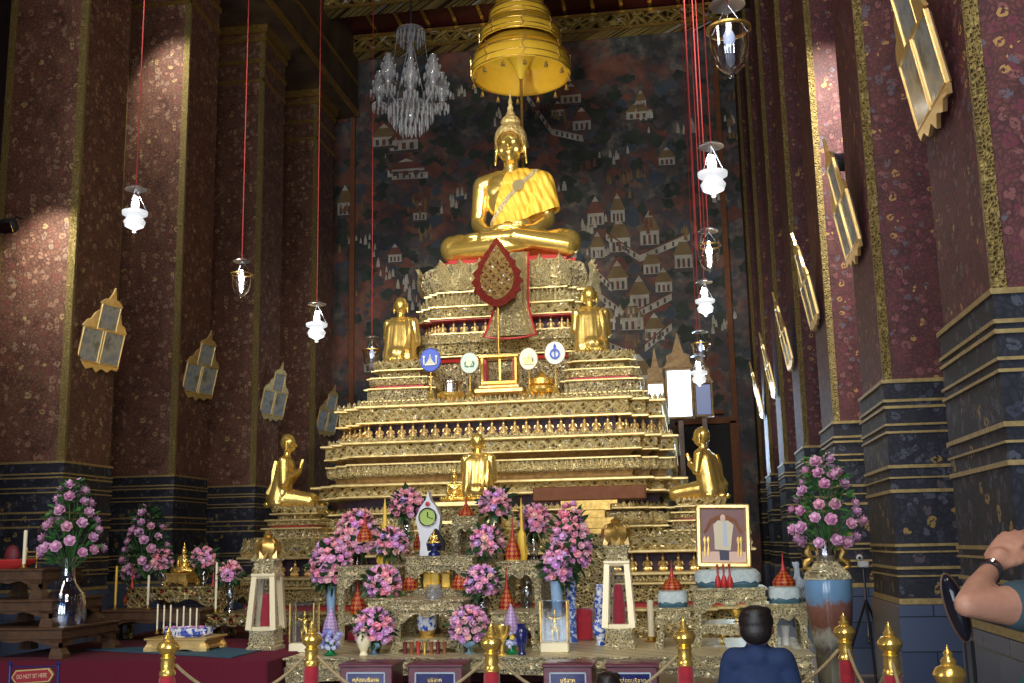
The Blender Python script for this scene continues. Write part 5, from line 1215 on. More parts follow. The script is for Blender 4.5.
# crocheted cones over blue flowers
def flower_cone(u, vt, Y, z, label, yellow=False):
    p = at(u, vt, Y); h = p.z - z; q = mpp(Y); t = thing('crochet_cone', (p.x, Y, z), label, 'offering', 'crocheted cones over blue flowers')
    b = MB(); b.lathe([(5.5 * q, 0), (7 * q, 1 * q), (4 * q, 3 * q), (3.5 * q, 8 * q), (5.5 * q, 17 * q)], 16); b.build('pedestal_glass', 'green_glass', t)
    b = MB(); b.lathe([(8.5 * q, h * .42), (8.3 * q, h * .52), (6.8 * q, h * .68), (4 * q, h * .84), (2 * q, h * .93), (.6 * q, h)], 18); b.build('lace_cone', 'crochet', t)
    rr = random.Random(int(u))
    for i in range(46):
        a = rr.uniform(PI, 2 * PI) if i < 34 else rr.uniform(0, PI); zz_ = rr.uniform(.16, .52) * h; rad = (5.5 + 6.5 * min(1, zz_ / h / .42)) * q
        c = bpy.data.objects.new('blossom', FY if (yellow and i % 5 == 0 and zz_ < .4 * h) else FB); C.objects.link(c); c.parent = t; c.location = (rad * math.cos(a), rad * math.sin(a) * .8, zz_); c.scale = (3.3 * q,) * 3; c.rotation_euler = (R(80), rr.random() * 6, a + PI / 2)
flower_cone(331, 607, 11.25, zp, 'grey-violet crocheted cone over blue flowers, left side')
flower_cone(511, 604, 11.3, zp, 'grey-violet crocheted cone over blue and yellow flowers, right of centre', True)
vase(521, 11.2, zp, .07, .3, 'vase_navy', 'dark navy vase beside the crocheted cone right of centre', PV)
vase(501, 11.2, zp, .09, .3, 'gold', 'gold footed stand behind the middle bollard', PB, cat='stand', name='gilt_stand')
vase(364, 11.2, zp, .08, .24, 'wax', 'cream bulbous vase left of the blue bowl', PV)
vase(599, 12.2, zp, .09, .3, 'porc_bw', 'lower blue and white jar left of the right lantern pillar', PV)
vase(600, 12.9, zp, .08, .62, 'porc_bw', 'tall blue and white jar behind, left of the right lantern pillar', PV)
vase(527, 12.6, T4['shelf'], .07, .32, 'glass_vase', 'clear glass urn inside the opening of the right gilt table', PV)
vase(735, 12.2, T6['shelf'], .06, .14, 'gold', 'little gold bowl inside the portrait table', PB, cat='bowl', name='gold_bowl')
vase(720, 12.2, zp, .06, .16, 'gold', 'little gold bowl at the bottom of the portrait table', PB, cat='bowl', name='gold_bowl')
vase(783, 12.1, zp, .07, .2, 'white_box', 'small white jar under the right cushion table', PC, cat='jar', name='white_jar')
# crumpled plastic wrapping right of the portrait
b = MB(); rr = random.Random(9); rings = []
for k, (s_, z) in enumerate(((.6, 0), (1, .05), (.9, .13), (1.05, .2), (.5, .26), (.3, .33), (.55, .4))):
    rings.append([(.07 * s_ * math.cos(a) * rr.uniform(.6, 1.3), .06 * s_ * math.sin(a) * rr.uniform(.7, 1.2), z + rr.uniform(-.02, .02) * (k > 0)) for a in [2 * PI * j / 11 for j in range(11)]])
b.loft(rings); o = b.build('plastic_wrapping', 'plastic_bag', loc=(at(796, 560, 12.25).x, 12.25, T8['top']), smooth=False); tag(o, 'crumpled clear plastic wrapping behind the right red cone', 'wrapping')

# ------------------------------------------------------------------ lantern pillars
def lantern(u, vt, vb_, Y, z, label, dim=False):
    q = mpp(Y); top = at(u, vt, Y).z; H = top - z; p = at(u, (vt + vb_) / 2, Y); t = thing('lantern_pillar', (p.x, Y, z), label, 'lantern', 'tall tapering glazed lantern pillars')
    def sq(w, z_): return [(-w, -w, z_), (w, -w, z_), (w, w, z_), (-w, w, z_)]
    g = 'gold_old' if dim else 'gold_leaf'
    b = MB(); b.loft([sq(15 * q, 0), sq(15 * q, 3 * q), sq(13 * q, 4 * q), sq(14 * q, 7 * q), sq(13 * q, 8 * q), sq(13 * q, 20 * q)]); b.build('base', 'orn_table', t, smooth=False)
    z1, z2 = 20 * q, H - 46 * q
    b = MB()
    for sx in (-1, 1):
        for sy in (-1, 1):
            b.loft([[(sx * (13 * q) + dx, sy * (13 * q) + dy, z1) for dx, dy in ((-3 * q, -3 * q), (3 * q, -3 * q), (3 * q, 3 * q), (-3 * q, 3 * q))], [(sx * 9.5 * q + dx, sy * 9.5 * q + dy, z2) for dx, dy in ((-2.6 * q, -2.6 * q), (2.6 * q, -2.6 * q), (2.6 * q, 2.6 * q), (-2.6 * q, 2.6 * q))]])
    b.loft([sq(13.6 * q, z1 - 1 * q), sq(13.6 * q, z1 + 3 * q)]); b.loft([sq(11.5 * q, z2 - 3 * q), sq(12.6 * q, z2), sq(12.6 * q, z2 + 2 * q)]); b.build('frame', 'lantern_cream', t, smooth=False)
    b = MB(); b.loft([sq(12 * q, z1), sq(8.6 * q, z2)], cap=False); b.build('glazing', 'glass_case', t, smooth=False)
    b = MB(); b.lathe([(6 * q, z1), (6.5 * q, z1 + 10 * q), (5 * q, z1 + (z2 - z1) * .5), (4.5 * q, z1 + (z2 - z1) * .62), (3 * q, z1 + (z2 - z1) * .66)], 12); b.build('inner_cloth', 'velvet_red', t)
    b = MB(); b.loft([sq(12 * q, z2 + 2 * q), sq(10.5 * q, z2 + 4 * q), sq(10.5 * q, z2 + 13 * q), sq(13 * q, z2 + 15 * q), sq(13 * q, z2 + 17 * q)]); b.build('capital', 'orn_table', t, smooth=False)
    b = MB(); zc = z2 + 17 * q; b.lathe([(9 * q, zc), (11 * q, zc + 3 * q), (14.5 * q, zc + 10 * q), (13.5 * q, zc + 15 * q), (9 * q, zc + 20 * q), (4 * q, zc + 22 * q), (5 * q, zc + 24 * q), (2 * q, zc + 26 * q), (.4 * q, H)], 24, lobes=8, amp=.07); bud = b.build('lotus_bud', 'gold_old', t)
    b = MB()
    for k in range(8):
        a = 2 * PI * k / 8; lotus(b, (12.6 * q * math.sin(a), -12.6 * q * math.cos(a), zc + 0 * q), a, 8.6 * q, 20 * q, -2.6 * q)
    b.build('petal', 'gold_rim', bud)
lantern(618, 515, 655, 11.9, zp, 'tall gilt glazed lantern pillar standing right of the rose pyramid')
lantern(267, 530, 656, 11.7, at(100, 652, 11.5).z + .002, 'tall gilt glazed lantern pillar at the left end of the display', False)


# ------------------------------------------------------------------ donation boxes
def donation(u0, u1, vt, Y, label, text):
    a, c = at(u0, vt, Y), at(u1, vt, Y); w = c.x - a.x; H = a.z
    t = thing('donation_box', ((a.x + c.x) / 2, Y + .2, 0), label, 'donation box', 'donation boxes in front of the long table')
    b = MB(); b.box((0, 0, H / 2), (w, .4, H - .03), bev=.008); b.box((0, 0, H - .015), (w + .03, .43, .03), bev=.008); b.build('body', 'wood_box', t)
    b = MB(); pw_, ph = w * .72, .3
    for s in (-1, 1): b.box((s * pw_ / 2, -.205, H - .08 - ph / 2), (.012, .012, ph)); b.box((0, -.205, H - .08 - ph / 2 + s * ph / 2), (pw_, .012, .012))
    b.build('panel_border', 'photo_blue', t)
    b = MB(); b.box((0, -.2, H - .08 - ph / 2), (pw_, .006, ph)); pn = b.build('front_panel', 'vase_navy', t)
    cu = bpy.data.curves.new('lettering', 'FONT'); cu.body = text; cu.size = .052; cu.align_x = 'CENTER'; cu.extrude = .002
    o = bpy.data.objects.new('lettering', cu); C.objects.link(o); dg = bpy.context.evaluated_depsgraph_get(); me = bpy.data.meshes.new_from_object(o.evaluated_get(dg)); bpy.data.objects.remove(o)
    o = mesh_obj('lettering', me, 'gold', pn); o.location = (0, -.207, H - .16); o.rotation_euler = (PI / 2, 0, 0)
    b = MB(); b.box((0, -.05, H + .001), (w * .5, .03, .004)); b.build('slot', 'black', t)
for u0, u1, lab, tx in ((340, 392, 'leftmost of the four dark red donation boxes, below the lilac bouquet', 'กล่องบริจาค'), (408, 462, 'donation box below the blue and white pot', 'บริจาค'), (543, 592, 'donation box below the right glass case', 'บริจาค'), (606, 657, 'donation box below the right lantern pillar', 'กล่องบริจาค')):
    donation(u0, u1, 664, 10.2, lab, tx)

# ------------------------------------------------------------------ bollards and rope
def make_bollard():
    t = thing('rope_bollard', (0, 0, 0), '', 'bollard', 'red velvet bollards with gold finials')
    b = MB(); b.lathe([(.045, .04), (.052, .1), (.052, .78), (.045, .8)], 18); b.build('velvet_post', 'velvet_red', t)
    b = MB(); b.lathe([(.045, .8), (.055, .81), (.05, .83), (.042, .84), (.046, .87), (.042, .9), (.05, .915), (.035, .93), (.06, .95), (.074, .98), (.06, 1.01), (.032, 1.025), (.036, 1.04), (.02, 1.06), (.022, 1.075), (.008, 1.09), (.003, 1.11)], 22); b.build('finial', 'gold', t)
    b = MB(); b.lathe([(.16, 0), (.17, .015), (.14, .035), (.06, .05)], 22); b.build('base', 'gold_old', t)
    return t
bl = make_bollard(); f_ = True; BP_ = []
for u, v, lab in ((169, 627, 'leftmost red bollard, in front of the carpeted platform'), (312, 620, 'red bollard left of the crocheted cone'), (491, 622, 'red bollard at display centre beside the gold stand'), (683, 617, 'red bollard in front of the left cushion table'),
                  (843, 612, 'red bollard in front of the big porcelain vase'), (888, 621, 'red bollard with thick gold finial beside the blue marble plinth'), (947, 645, 'rightmost bollard, nearest the raised arm')):
    r_ = ray(u, v); Y = (1.11 - 1.6) / r_.z * r_.y; p = at(u, v, Y); o = bl if f_ else dup(bl); f_ = False; place(o, (p.x, Y, 0), lab, rz=0); BP_.append(Vector((p.x, Y, .87)))
for i in range(len(BP_) - 1):
    a, c = BP_[i], BP_[i + 1]; L_ = (c - a).length; sag = .28 * min(1, L_ / 1.2); b = MB(); dx = (c - a).normalized() * .05
    b.tube([(a + dx).lerp(c - dx, k / 16) - Vector((0, 0, sag * 4 * (k / 16) * (1 - k / 16))) for k in range(17)], .011, 7)
    o = b.build('barrier_rope', 'rope'); tag(o, 'twisted gold-brown rope, %s span of the barrier' % ['first', 'second', 'third', 'fourth', 'fifth', 'sixth'][i], 'rope', 'ropes between the bollards')

# ------------------------------------------------------------------ big vases and lotus arrangements
def arrangement(u, v0, v1, hw, Y, z, label, mesh, n=30, seed=1, rs=5.4, colour='leaf_green'):
    q = mpp(Y); p = at(u, (v0 + v1) / 2, Y); zt = at(u, v0, Y).z; zb = at(u, v1, Y).z; H = zt - zb
    t = thing('lotus_arrangement', (p.x, Y, zb - .12), label, 'flower arrangement', 'tall pink lotus arrangements'); rr = random.Random(seed)
    def pt(r_):
        f = r_.random() ** .8; a = r_.uniform(0, 2 * PI); w = hw * q * (1.02 - .78 * f ** 1.3) * (1 - .45 * max(0, .18 - f) / .18) ; return Vector((w * math.cos(a), w * math.sin(a), .12 + H * f)), a, f
    b = leaves(260, lambda r_: (lambda P: (Vector((P[0].x * r_.uniform(.2, .95), P[0].y * r_.uniform(.2, .95), P[0].z)), Vector((math.cos(P[1]), math.sin(P[1]), r_.uniform(-.3, 1))).normalized()))(pt(r_)), 10 * q, seed=seed)
    b.build('foliage', colour, t, smooth=False)
    b = MB(); P0 = []
    tries = 0
    while tries < 4000 and len(P0) < n:
        tries += 1; P, a, f = pt(rr)
        if P.y > hw * q * .35: continue
        P.x *= .98
        if all((P - x[0]).length > rs * q * 1.75 for x in P0): P0.append((P, a, f))
    for P, a, f in P0:
        b.tube([(0, 0, .0), (P.x * .4, P.y * .4, P.z * .5), tuple(P * .97)], .5 * q, 5)
        c = bpy.data.objects.new('lotus_bloom', mesh); C.objects.link(c); c.parent = t; c.location = P; c.scale = (rs * q * rr.uniform(.85, 1.1),) * 3
        c.rotation_euler = Vector((math.cos(a), math.sin(a), .45 + f * .6)).to_track_quat('Z', 'Y').to_euler()
    b.build('stem', 'leaf_green', t); return t
Yv = 10.9
q = mpp(Yv); t = thing('porcelain_floor_vase', (at(829, 600, Yv).x, Yv, 0), 'man-high painted porcelain vase with gold handles at right', 'vase')
zt = at(829, 540, Yv).z; H = zt
def hz(v): return at(829, v, Yv).z
b = MB(); b.lathe([(13 * q, 0), (15 * q, .03), (14 * q, .1), (16 * q, hz(650)), (20 * q, hz(620)), (22 * q, hz(595)), (22 * q, hz(580)), (19.5 * q, hz(573)), (14 * q, hz(568)), (10 * q, hz(563)), (9 * q, hz(555)), (9.5 * q, hz(545)), (11 * q, hz(541)), (9.5 * q, hz(541)), (8 * q, hz(556))], 32)
m = mat('vase_painted', (.2, .3, .4), .14); n, l = NL(m); v = coords(n, l); s = n.new('ShaderNodeSeparateXYZ'); l.new(v, s.inputs[0])
zr = nmath(n, l, 'DIVIDE', s.outputs[2], H); nz = noise(n, l, v, 9, 5, .7)
zz1 = nmath(n, l, 'ADD', zr, nmath(n, l, 'MULTIPLY', nmath(n, l, 'SUBTRACT', nz, .5), .22))
c1 = ramp(n, l, zz1, [(0, (.1, .08, .06)), (.25, (.16, .15, .1)), (.36, (.06, .05, .04)), (.45, (.25, .25, .2)), (.5, (.12, .05, .03)), (.62, (.2, .09, .07)), (.66, (.13, .25, .4)), (.8, (.15, .3, .5)), (.83, (.12, .09, .05)), (1, (.2, .18, .15))])
setc(m, c1)
b.build('body', 'vase_painted', t)
b = MB(); b.lathe([(22.3 * q, hz(579)), (20 * q, hz(573) + .01), (14.2 * q, hz(568) + .01), (10.3 * q, hz(562) + .01)], 32, cap=False); b.build('shoulder_band', 'orn_table', t)
b = MB(); b.lathe([(9.3 * q, hz(555)), (9.8 * q, hz(545)), (11.2 * q, hz(540.5))], 32, cap=False, lobes=12, amp=.03); b.build('neck', 'chrome', t)
for s_ in (-1, 1):
    b = MB(); b.tube([(s_ * 10 * q, 0, hz(549)), (s_ * 15 * q, 0, hz(547)), (s_ * 17 * q, 0, hz(552)), (s_ * 14 * q, 0, hz(558)), (s_ * 19 * q, 0, hz(562)), (s_ * 20 * q, 0, hz(567)), (s_ * 15 * q, 0, hz(569))], [.02, .03, .035, .03, .035, .025, .02], 8); b.build('handle', 'gold_old', t)
arrangement(824, 457, 543, 40, Yv, 0, 'tall pink lotus arrangement in the porcelain floor vase at right', LOTUS, 34, 5, 7.0)
Yg = 11.2; q = mpp(Yg)
def hg(v): return at(66, v, Yg).z
t = thing('glass_floor_vase', (at(66, 600, Yg).x, Yg, hg(634)), 'big clear glass bottle vase at far left', 'vase')
z0_ = hg(634)
b = MB(); b.lathe([(14 * q, 0), (19 * q, .03), (21 * q, .2), (20 * q, hg(602) - z0_), (16 * q, hg(592) - z0_), (9.5 * q, hg(583) - z0_), (7.5 * q, hg(575) - z0_), (7.5 * q, hg(564) - z0_), (9 * q, hg(558) - z0_)], 28, cap=False); b.build('body', 'glass_blue', t)
b = MB(); b.lathe([(18 * q, .03), (20 * q, .18), (19 * q, .4), (17 * q, .44), (.01, .44)], 24); b.build('water', 'glass_vase', t)
arrangement(72, 482, 562, 37, Yg, 0, 'tall pink lotus arrangement in the glass bottle vase at far left', LOTUS, 30, 8, 6.8)
arrangement(147, 507, 569, 27, 13.6, 0, 'smaller pink lotus arrangement behind the left candle tray', LOTUS, 26, 3, 5.8, 'leaf_dark')

# ------------------------------------------------------------------ left carpeted platform
zl_ = at(100, 652, 11.5).z
a, c = at(-40, 660, 10.4), at(318, 660, 10.4)
t = thing('carpeted_platform', (0, 0, 0), 'low platform covered with deep red carpet at lower left', 'platform')
x0, x1 = a.x, at(282, 655, 11.0).x; b = MB(); b.box(((x0 + x1) / 2, 12.9, zl_ / 2), (x1 - x0 - .0, 4.6, zl_), bev=.02); b.build('carpet', 'carpet_red', t)
x2 = at(268, 655, 10.6).x
t['top'] = zl_
b = MB(); X0 = at(96, 642, 12.6); b.add([(at(96, 637, 11.9).x, 11.7, zl_ + .004), (at(300, 637, 11.9).x - .3, 10.75, zl_ + .004), (at(300, 637, 11.9).x - .3, 11.5, zl_ + .004), (at(200, 637, 12.4).x, 12.2, zl_ + .004)], [(0, 1, 2, 3)]);
o = b.build('floor_mat', 'blue_velvet', smooth=False); so = o.modifiers.new('s', 'SOLIDIFY'); so.thickness = .008; so.offset = 1; tag(o, 'grey-blue mat laid slantwise on the red carpet', 'mat')
# carved side tables, dark wood
def dark_table(u0, u1, vt, Y, d, zb, label, m='wood_dark'):
    return gilt_table(u0, u1, vt, Y, d, zb, label, m, group='carved dark wood tables at left', name='carved_table', apr=.3, legw=.12)
D1 = dark_table(-25, 42, 569, 11.0, .8, at(20, 600, 11.0).z, 'upper carved dark wood table at the left margin')
D2 = dark_table(-30, 52, 600, 10.9, 1.0, at(20, 628, 10.9).z, 'middle carved dark wood table at the left margin')
D3 = dark_table(-35, 62, 628, 10.8, 1.15, zl_, 'lowest carved dark wood table at the left margin')
b = MB(); b.loft([[(.3 * s * math.cos(a_), .12 * s * math.sin(a_), z) for a_ in [2 * PI * k / 16 for k in range(16)]] for s, z in ((.7, 0), (1, .04), (1.15, .09), (1.1, .1))]); o = b.build('offering_boat', 'red_lacquer', loc=(at(8, 560, 11.2).x, 11.2, D1['top'])); tag(o, 'shallow red and gold tray on the upper carved table', 'tray')
candle(26, 530, 11.05, D1['top'], 'tall white candle on the upper carved table at left margin', 2.0)
t = thing('gilt_railing', (at(33, 560, 11.4).x, 11.4, D1['top']), 'little gilt railing behind the white candle', 'railing'); b = MB(); q = mpp(11.4)
for x in (-8, 4): b.tube([(x * q, 0, 0), (x * q, 0, 22 * q)], 1.0 * q, 6)
for z in (5, 12, 17): b.box((-2 * q, 0, z * q), (13 * q, .02, 1.4 * q))
b.build('rails', 'gold_old', t)
b = MB(); b.ball((0, 0, 12 * q), (9 * q, .06, 13 * q), 14); b.lathe([(4 * q, 0), (2 * q, 3 * q)], 10); tag(b.build('red_shield', 'red_dark', loc=(at(4, 560, 11.35).x, 11.5, D1['top'])), 'dark red rounded panel on the upper carved table at left margin', 'ornament')
# stepped altar behind the left candle tray
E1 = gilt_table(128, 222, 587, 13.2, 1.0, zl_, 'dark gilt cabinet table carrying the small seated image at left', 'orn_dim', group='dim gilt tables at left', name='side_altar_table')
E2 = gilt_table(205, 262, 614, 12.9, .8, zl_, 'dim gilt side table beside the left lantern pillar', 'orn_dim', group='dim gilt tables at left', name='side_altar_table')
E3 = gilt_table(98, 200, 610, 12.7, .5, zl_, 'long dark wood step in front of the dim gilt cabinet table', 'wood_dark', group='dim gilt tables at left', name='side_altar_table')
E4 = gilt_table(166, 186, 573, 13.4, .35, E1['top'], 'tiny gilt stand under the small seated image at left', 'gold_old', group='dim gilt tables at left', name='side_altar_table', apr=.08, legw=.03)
small_buddha('small gilt seated image on a tiny stand among the left bouquets', (at(182, 560, 13.5).x, 13.55, E4['top']), .42)
vb(162, 561, 11, 13.5, E1['top'] - .0, 'rose_pink', 'small pink rose bouquet left of the tiny seated image', vlab='dark vase under the small pink bouquet left of the tiny image', rs=3.6)
vb(203, 559, 11.5, 13.45, E1['top'], 'rose_pink', 'small pink rose bouquet right of the tiny seated image', vlab='clear vase under the small pink bouquet right of the tiny image', rs=3.6)
vb(230, 573, 11, 13.1, E2['top'], 'rose_pink', 'small pink rose bouquet beside the left lantern pillar', vlab='silvery vase beside the left lantern pillar', rs=3.6)
vb(131, 573, 9, 13.7, E1['top'], 'rose_pink', 'dim small rose bouquet behind the dark red cone at left', vlab='round glass vase under the dim small bouquet', rs=3.4, vm='glass_blue')
candle(217, 562, 12.95, E2['top'], 'thin tall candle left of the small bouquet by the lantern', 1.3); candle(149, 575, 12.8, E3['top'], 'thin tall candle behind the candle tray', 1.3); candle(117, 566, 12.8, E3['top'], 'thin yellow candle at the left of the dark step', 1.2, 'wax_yellow')
# candle tray table
Y = 11.4; LT = gilt_table(147, 205, 638, Y, .5, zl_, 'low bowlegged gilt table carrying the blue candle tray', 'gold_leaf', name='low_gilt_table', group=None, apr=.12, legw=.06)
q = mpp(Y); tx = at(178, 638, Y).x
b = MB(); b.lathe([(22 * q, 0), (25 * q, 2 * q), (26 * q, 8 * q), (24 * q, 9 * q), (23 * q, 3 * q), (.01, 2 * q)], 26, lobes=13, amp=.04, X=SC(1, .7, 1)); tag(b.build('candle_tray', 'porc_bw', loc=(tx, Y + .25, LT['top'])), 'blue and white oval tray full of small candles', 'tray')
rr = random.Random(2)
for k in range(7): candle(158 + k * 6.5, 604 + rr.randint(0, 8), Y + .2 + .08 * (k % 2), LT['top'] + .03, 'thin cream candle standing in the blue and white tray', .9, group='thin cream candles in the tray')
for k in range(9):
    c = bpy.data.objects.new('floating_blossom', ROSE['rose_lilac']); C.objects.link(c); c.location = (tx + (k - 4) * 5 * q, Y + .15 + .05 * (k % 2), LT['top'] + .1); c.scale = (2.6 * q,) * 3; tag(c, 'small lilac blossom among the tray candles', 'blossom', 'small blossoms in the candle tray')
# sign at the left margin
p = at(33, 676, 8.3); t = thing('red_sign', (p.x, 8.3, 0), 'red sign with gold border between dark posts at lower left corner', 'sign'); q = mpp(8.3); zc_ = p.z
X = T(0, 0, zc_) @ RY(-.06)
def hexa(w, h, e): return [(-w, 0), (-w + e, h), (w - e, h), (w, 0), (w - e, -h), (-w + e, -h)]
b = MB(); b.prism(hexa(24 * q, 7 * q, 5 * q), .02, X); b.build('sign_border', 'gold_leaf', t, smooth=False)
b = MB(); b.prism(hexa(22 * q, 5.6 * q, 4.5 * q), .03, X); b.build('sign_board', 'sign_red', t, smooth=False)
cu = bpy.data.curves.new('lettering', 'FONT'); cu.body = 'DO NOT SIT HERE'; cu.size = 6.2 * q; cu.align_x = 'CENTER'; cu.align_y = 'CENTER'; cu.extrude = .001
o = bpy.data.objects.new('lettering', cu); C.objects.link(o); me = bpy.data.meshes.new_from_object(o.evaluated_get(bpy.context.evaluated_depsgraph_get())); bpy.data.objects.remove(o)
o = mesh_obj('lettering', me, 'sign_letter', t); o.location = (0, -.018, zc_); o.rotation_euler = (PI / 2, -.06 * 1, 0); mw = 34 * q / max(1e-3, o.dimensions.x) if o.dimensions.x else 1; o.scale = (min(1, mw), 1, 1)
b = MB()
for s in (-29, 26): b.tube([(s * q, .03, 0), (s * q, .03, zc_ + 12 * q)], 1.6 * q, 8); b.ball((s * q, .03, zc_ + 12 * q), 2.6 * q, 8)
for z in (9, -9): b.box((-1.5 * q, .03, zc_ + z * q), (55 * q, .02, 1.2 * q))
b.build('post', 'vase_navy', t)

# camera on tripod beside the porcelain vase
Y = 12.2; p = at(863, 560, Y); q = mpp(Y); t = thing('camera_tripod', (p.x, Y, 0), 'small white camera on a thin black tripod beside the column', 'tripod')
b = MB(); b.tube([(0, 0, .5), (0, 0, p.z - 8 * q)], 1.1 * q, 8); b.build('pole', 'chrome', t)
for k in range(3):
    a_ = 2 * PI * k / 3 + .5; b = MB(); b.tube([(0, 0, .95), (.38 * math.cos(a_), .38 * math.sin(a_), 0.01)], .014, 6); b.build('leg', 'black', t)
b = MB(); b.box((0, 0, p.z - 4 * q), (10 * q, .06, 6 * q), bev=.01); b.ball((-3 * q, 0, p.z + 2 * q), 3.4 * q, 10); hd_ = b.build('camera_head', 'white_box', t); b = MB(); b.ball((-3.4 * q, -3 * q, p.z + 2 * q), 1.4 * q, 8); b.build('lens', 'black', hd_)
# black floodlight fixtures on the columns
def flood(loc, label, aim):
    t = thing('floodlight', loc, label, 'floodlight', 'black floodlights fixed to the columns'); b = MB(); b.box((0, 0, 0), (.26, .16, .2), bev=.03, X=aim); b.build('housing', 'black', t)
    b = MB(); b.box((0, -.085, 0), (.22, .01, .16), X=aim); b.build('lens', 'glass_blue', t); b = MB(); b.tube([(0, .05, .08), (0, .2, .2), (0, .3, .2)], .02, 6); b.build('bracket', 'black', t)
# ------------------------------------------------------------------ visitors
def human_head(x, y, z, s=1.0):
    """face toward -y, in metres; z = centre of head"""
    P = [('e', (0, .01, .025), (.076, .095, .095)), ('e', (0, -.012, -.04), (.062, .075, .075)), ('e', (0, -.055, -.095), (.03, .032, .024)), ('c', (0, -.085, .015), (0, -.108, -.03), .01, .015),
         ('e', (0, -.086, -.062), (.024, .012, .008)), ('e', (0, -.082, -.073), (.02, .012, .008))]
    for q in (-1, 1): P += [('e', (q * .078, .012, -.01), (.012, .022, .032)), ('e', (q * .032, -.07, .012), (.02, .012, .012)), ('c', (q * .012, -.086, .03), (q * .05, -.074, .032), .007, .006)]
    return P
def xf(P, X):
    out = []
    for p in P:
        if p[0] == 'e':
            rot = X.to_3x3().to_4x4(); out.append(('e', tuple(X @ Vector(p[1])), p[2], rot))
        else: out.append(('c', tuple(X @ Vector(p[1])), tuple(X @ Vector(p[2])), p[3], p[4]))
    return out
def hand(o, d, up, side, curl=.5, L=.18):
    """o wrist, d pointing direction of the palm, up = back of the hand normal, side = thumb side"""
    d, up = Vector(d).normalized(), Vector(up).normalized(); s = d.cross(up).normalized() * side; o = Vector(o); P = []
    P.append(('c', tuple(o), tuple(o + d * .035), .026, .03))
    for k in range(4):
        a = o + d * .03 + s * (.026 - k * .0175); b_ = o + d * (.088 - abs(k - 1) * .004) + s * (.03 - k * .02); P.append(('c', tuple(a), tuple(b_), .0135, .0105))
        Ls = (.036, .042, .039, .03)[k]; q = b_; dd = d.copy(); r0 = .0098
        for j in range(3):
            dd = (dd - up * (curl * (.6 + .25 * j))).normalized(); n_ = q + dd * (Ls * (1, .72, .55)[j]); P.append(('c', tuple(q), tuple(n_), r0, r0 * .9)); q = n_; r0 *= .9
    a = o + d * .02 + s * .024; b_ = a + d * .032 + s * .026 - up * .01; c_ = b_ + d * .032 + s * .006 - up * .012; e_ = c_ + d * .024 - up * .008
    P += [('c', tuple(a), tuple(b_), .014, .0125), ('c', tuple(b_), tuple(c_), .0115, .0105), ('c', tuple(c_), tuple(e_), .0105, .009)]
    return P
# man kneeling, seen from behind
Ym_ = 6.5; pm = at(757, 640, Ym_)
hz_ = at(757, 607, Ym_).z
man = thing('person', (pm.x, Ym_, 0), 'person with short black hair in a navy T-shirt, seen from behind before the altar', 'person', rz=PI)
top = hz_
sh = top - .255
P = [('e', (0, .0, .22), (.17, .13, .13)), ('e', (0, 0, .42), (.145, .1, .18)), ('e', (0, 0, sh - .2), (.165, .105, .2)), ('c', (-.12, 0, sh - .03), (.12, 0, sh - .03), .06, .06), ('c', (0, .01, sh - .02), (0, 0, sh + .1), .06, .056)]
for q in (-1, 1):
    P += [('c', (q * .155, 0, sh - .05), (q * .195, .0, sh - .32), .05, .04), ('c', (q * .195, 0, sh - .32), (q * .12, -.2, sh - .42), .038, .028),
          ('c', (q * .1, 0, .2), (q * .17, -.38, .12), .095, .065), ('c', (q * .17, -.38, .1), (q * .12, .1, .06), .058, .04), ('e', (q * .12, .2, .05), (.045, .11, .035))]
    P += hand((q * .12, -.2, sh - .42), (-q * .2, -1, -.1), (0, 0, 1), -q, .4)
P += xf(human_head(0, 0, 0), T(0, -.005, top - .115) @ SC(1.12, 1, .95))
mesh_obj('body', remesh(P, .0095, 2), 'skin_tan', man)
P = [('e', (0, .0, .42), (.16, .125, .24)), ('e', (0, 0, sh - .22), (.178, .122, .23)), ('c', (-.13, 0, sh - .04), (.13, 0, sh - .04), .076, .076), ('c', (0, .01, sh - .02), (0, .0, sh + .03), .088, .066)]
for q in (-1, 1): P += [('c', (q * .15, 0, sh - .06), (q * .185, 0, sh - .24), .064, .06)]
sm = remesh(P, .012, 3); sm = cut(sm, [((0, 0, sh - .285), Vector((0, 0, 1)))] ) if False else sm
mesh_obj('t_shirt', sm, 'shirt_navy', man)
P = [('e', (0, 0, .22), (.185, .145, .14))]
for q in (-1, 1): P += [('c', (q * .1, 0, .2), (q * .17, -.38, .12), .105, .075), ('c', (q * .17, -.38, .1), (q * .12, .1, .06), .066, .05)]
mesh_obj('trousers', remesh(P, .014, 2), 'trousers', man)
hp = [('e', (0, .012, .04), (.085, .104, .09)), ('e', (0, .05, -.01), (.077, .066, .085)), ('e', (0, .03, .085), (.07, .08, .05)), ('e', (.03, -.05, .09), (.05, .04, .03)), ('e', (-.03, -.045, .09), (.05, .04, .032))]
hp2 = [(k_[0], k_[1], (k_[2][0] * 1.17, k_[2][1], k_[2][2] * .93)) for k_ in hp]; hm = remesh(xf(hp2, T(0, -.005, top - .118)), .009, 1); hm = cut(hm, [((0, -.058, top - .10), Vector((0, .9, .45)))]); mesh_obj('hair', hm, 'hair_black', man)
man.rotation_euler = (0, 0, PI - .12)
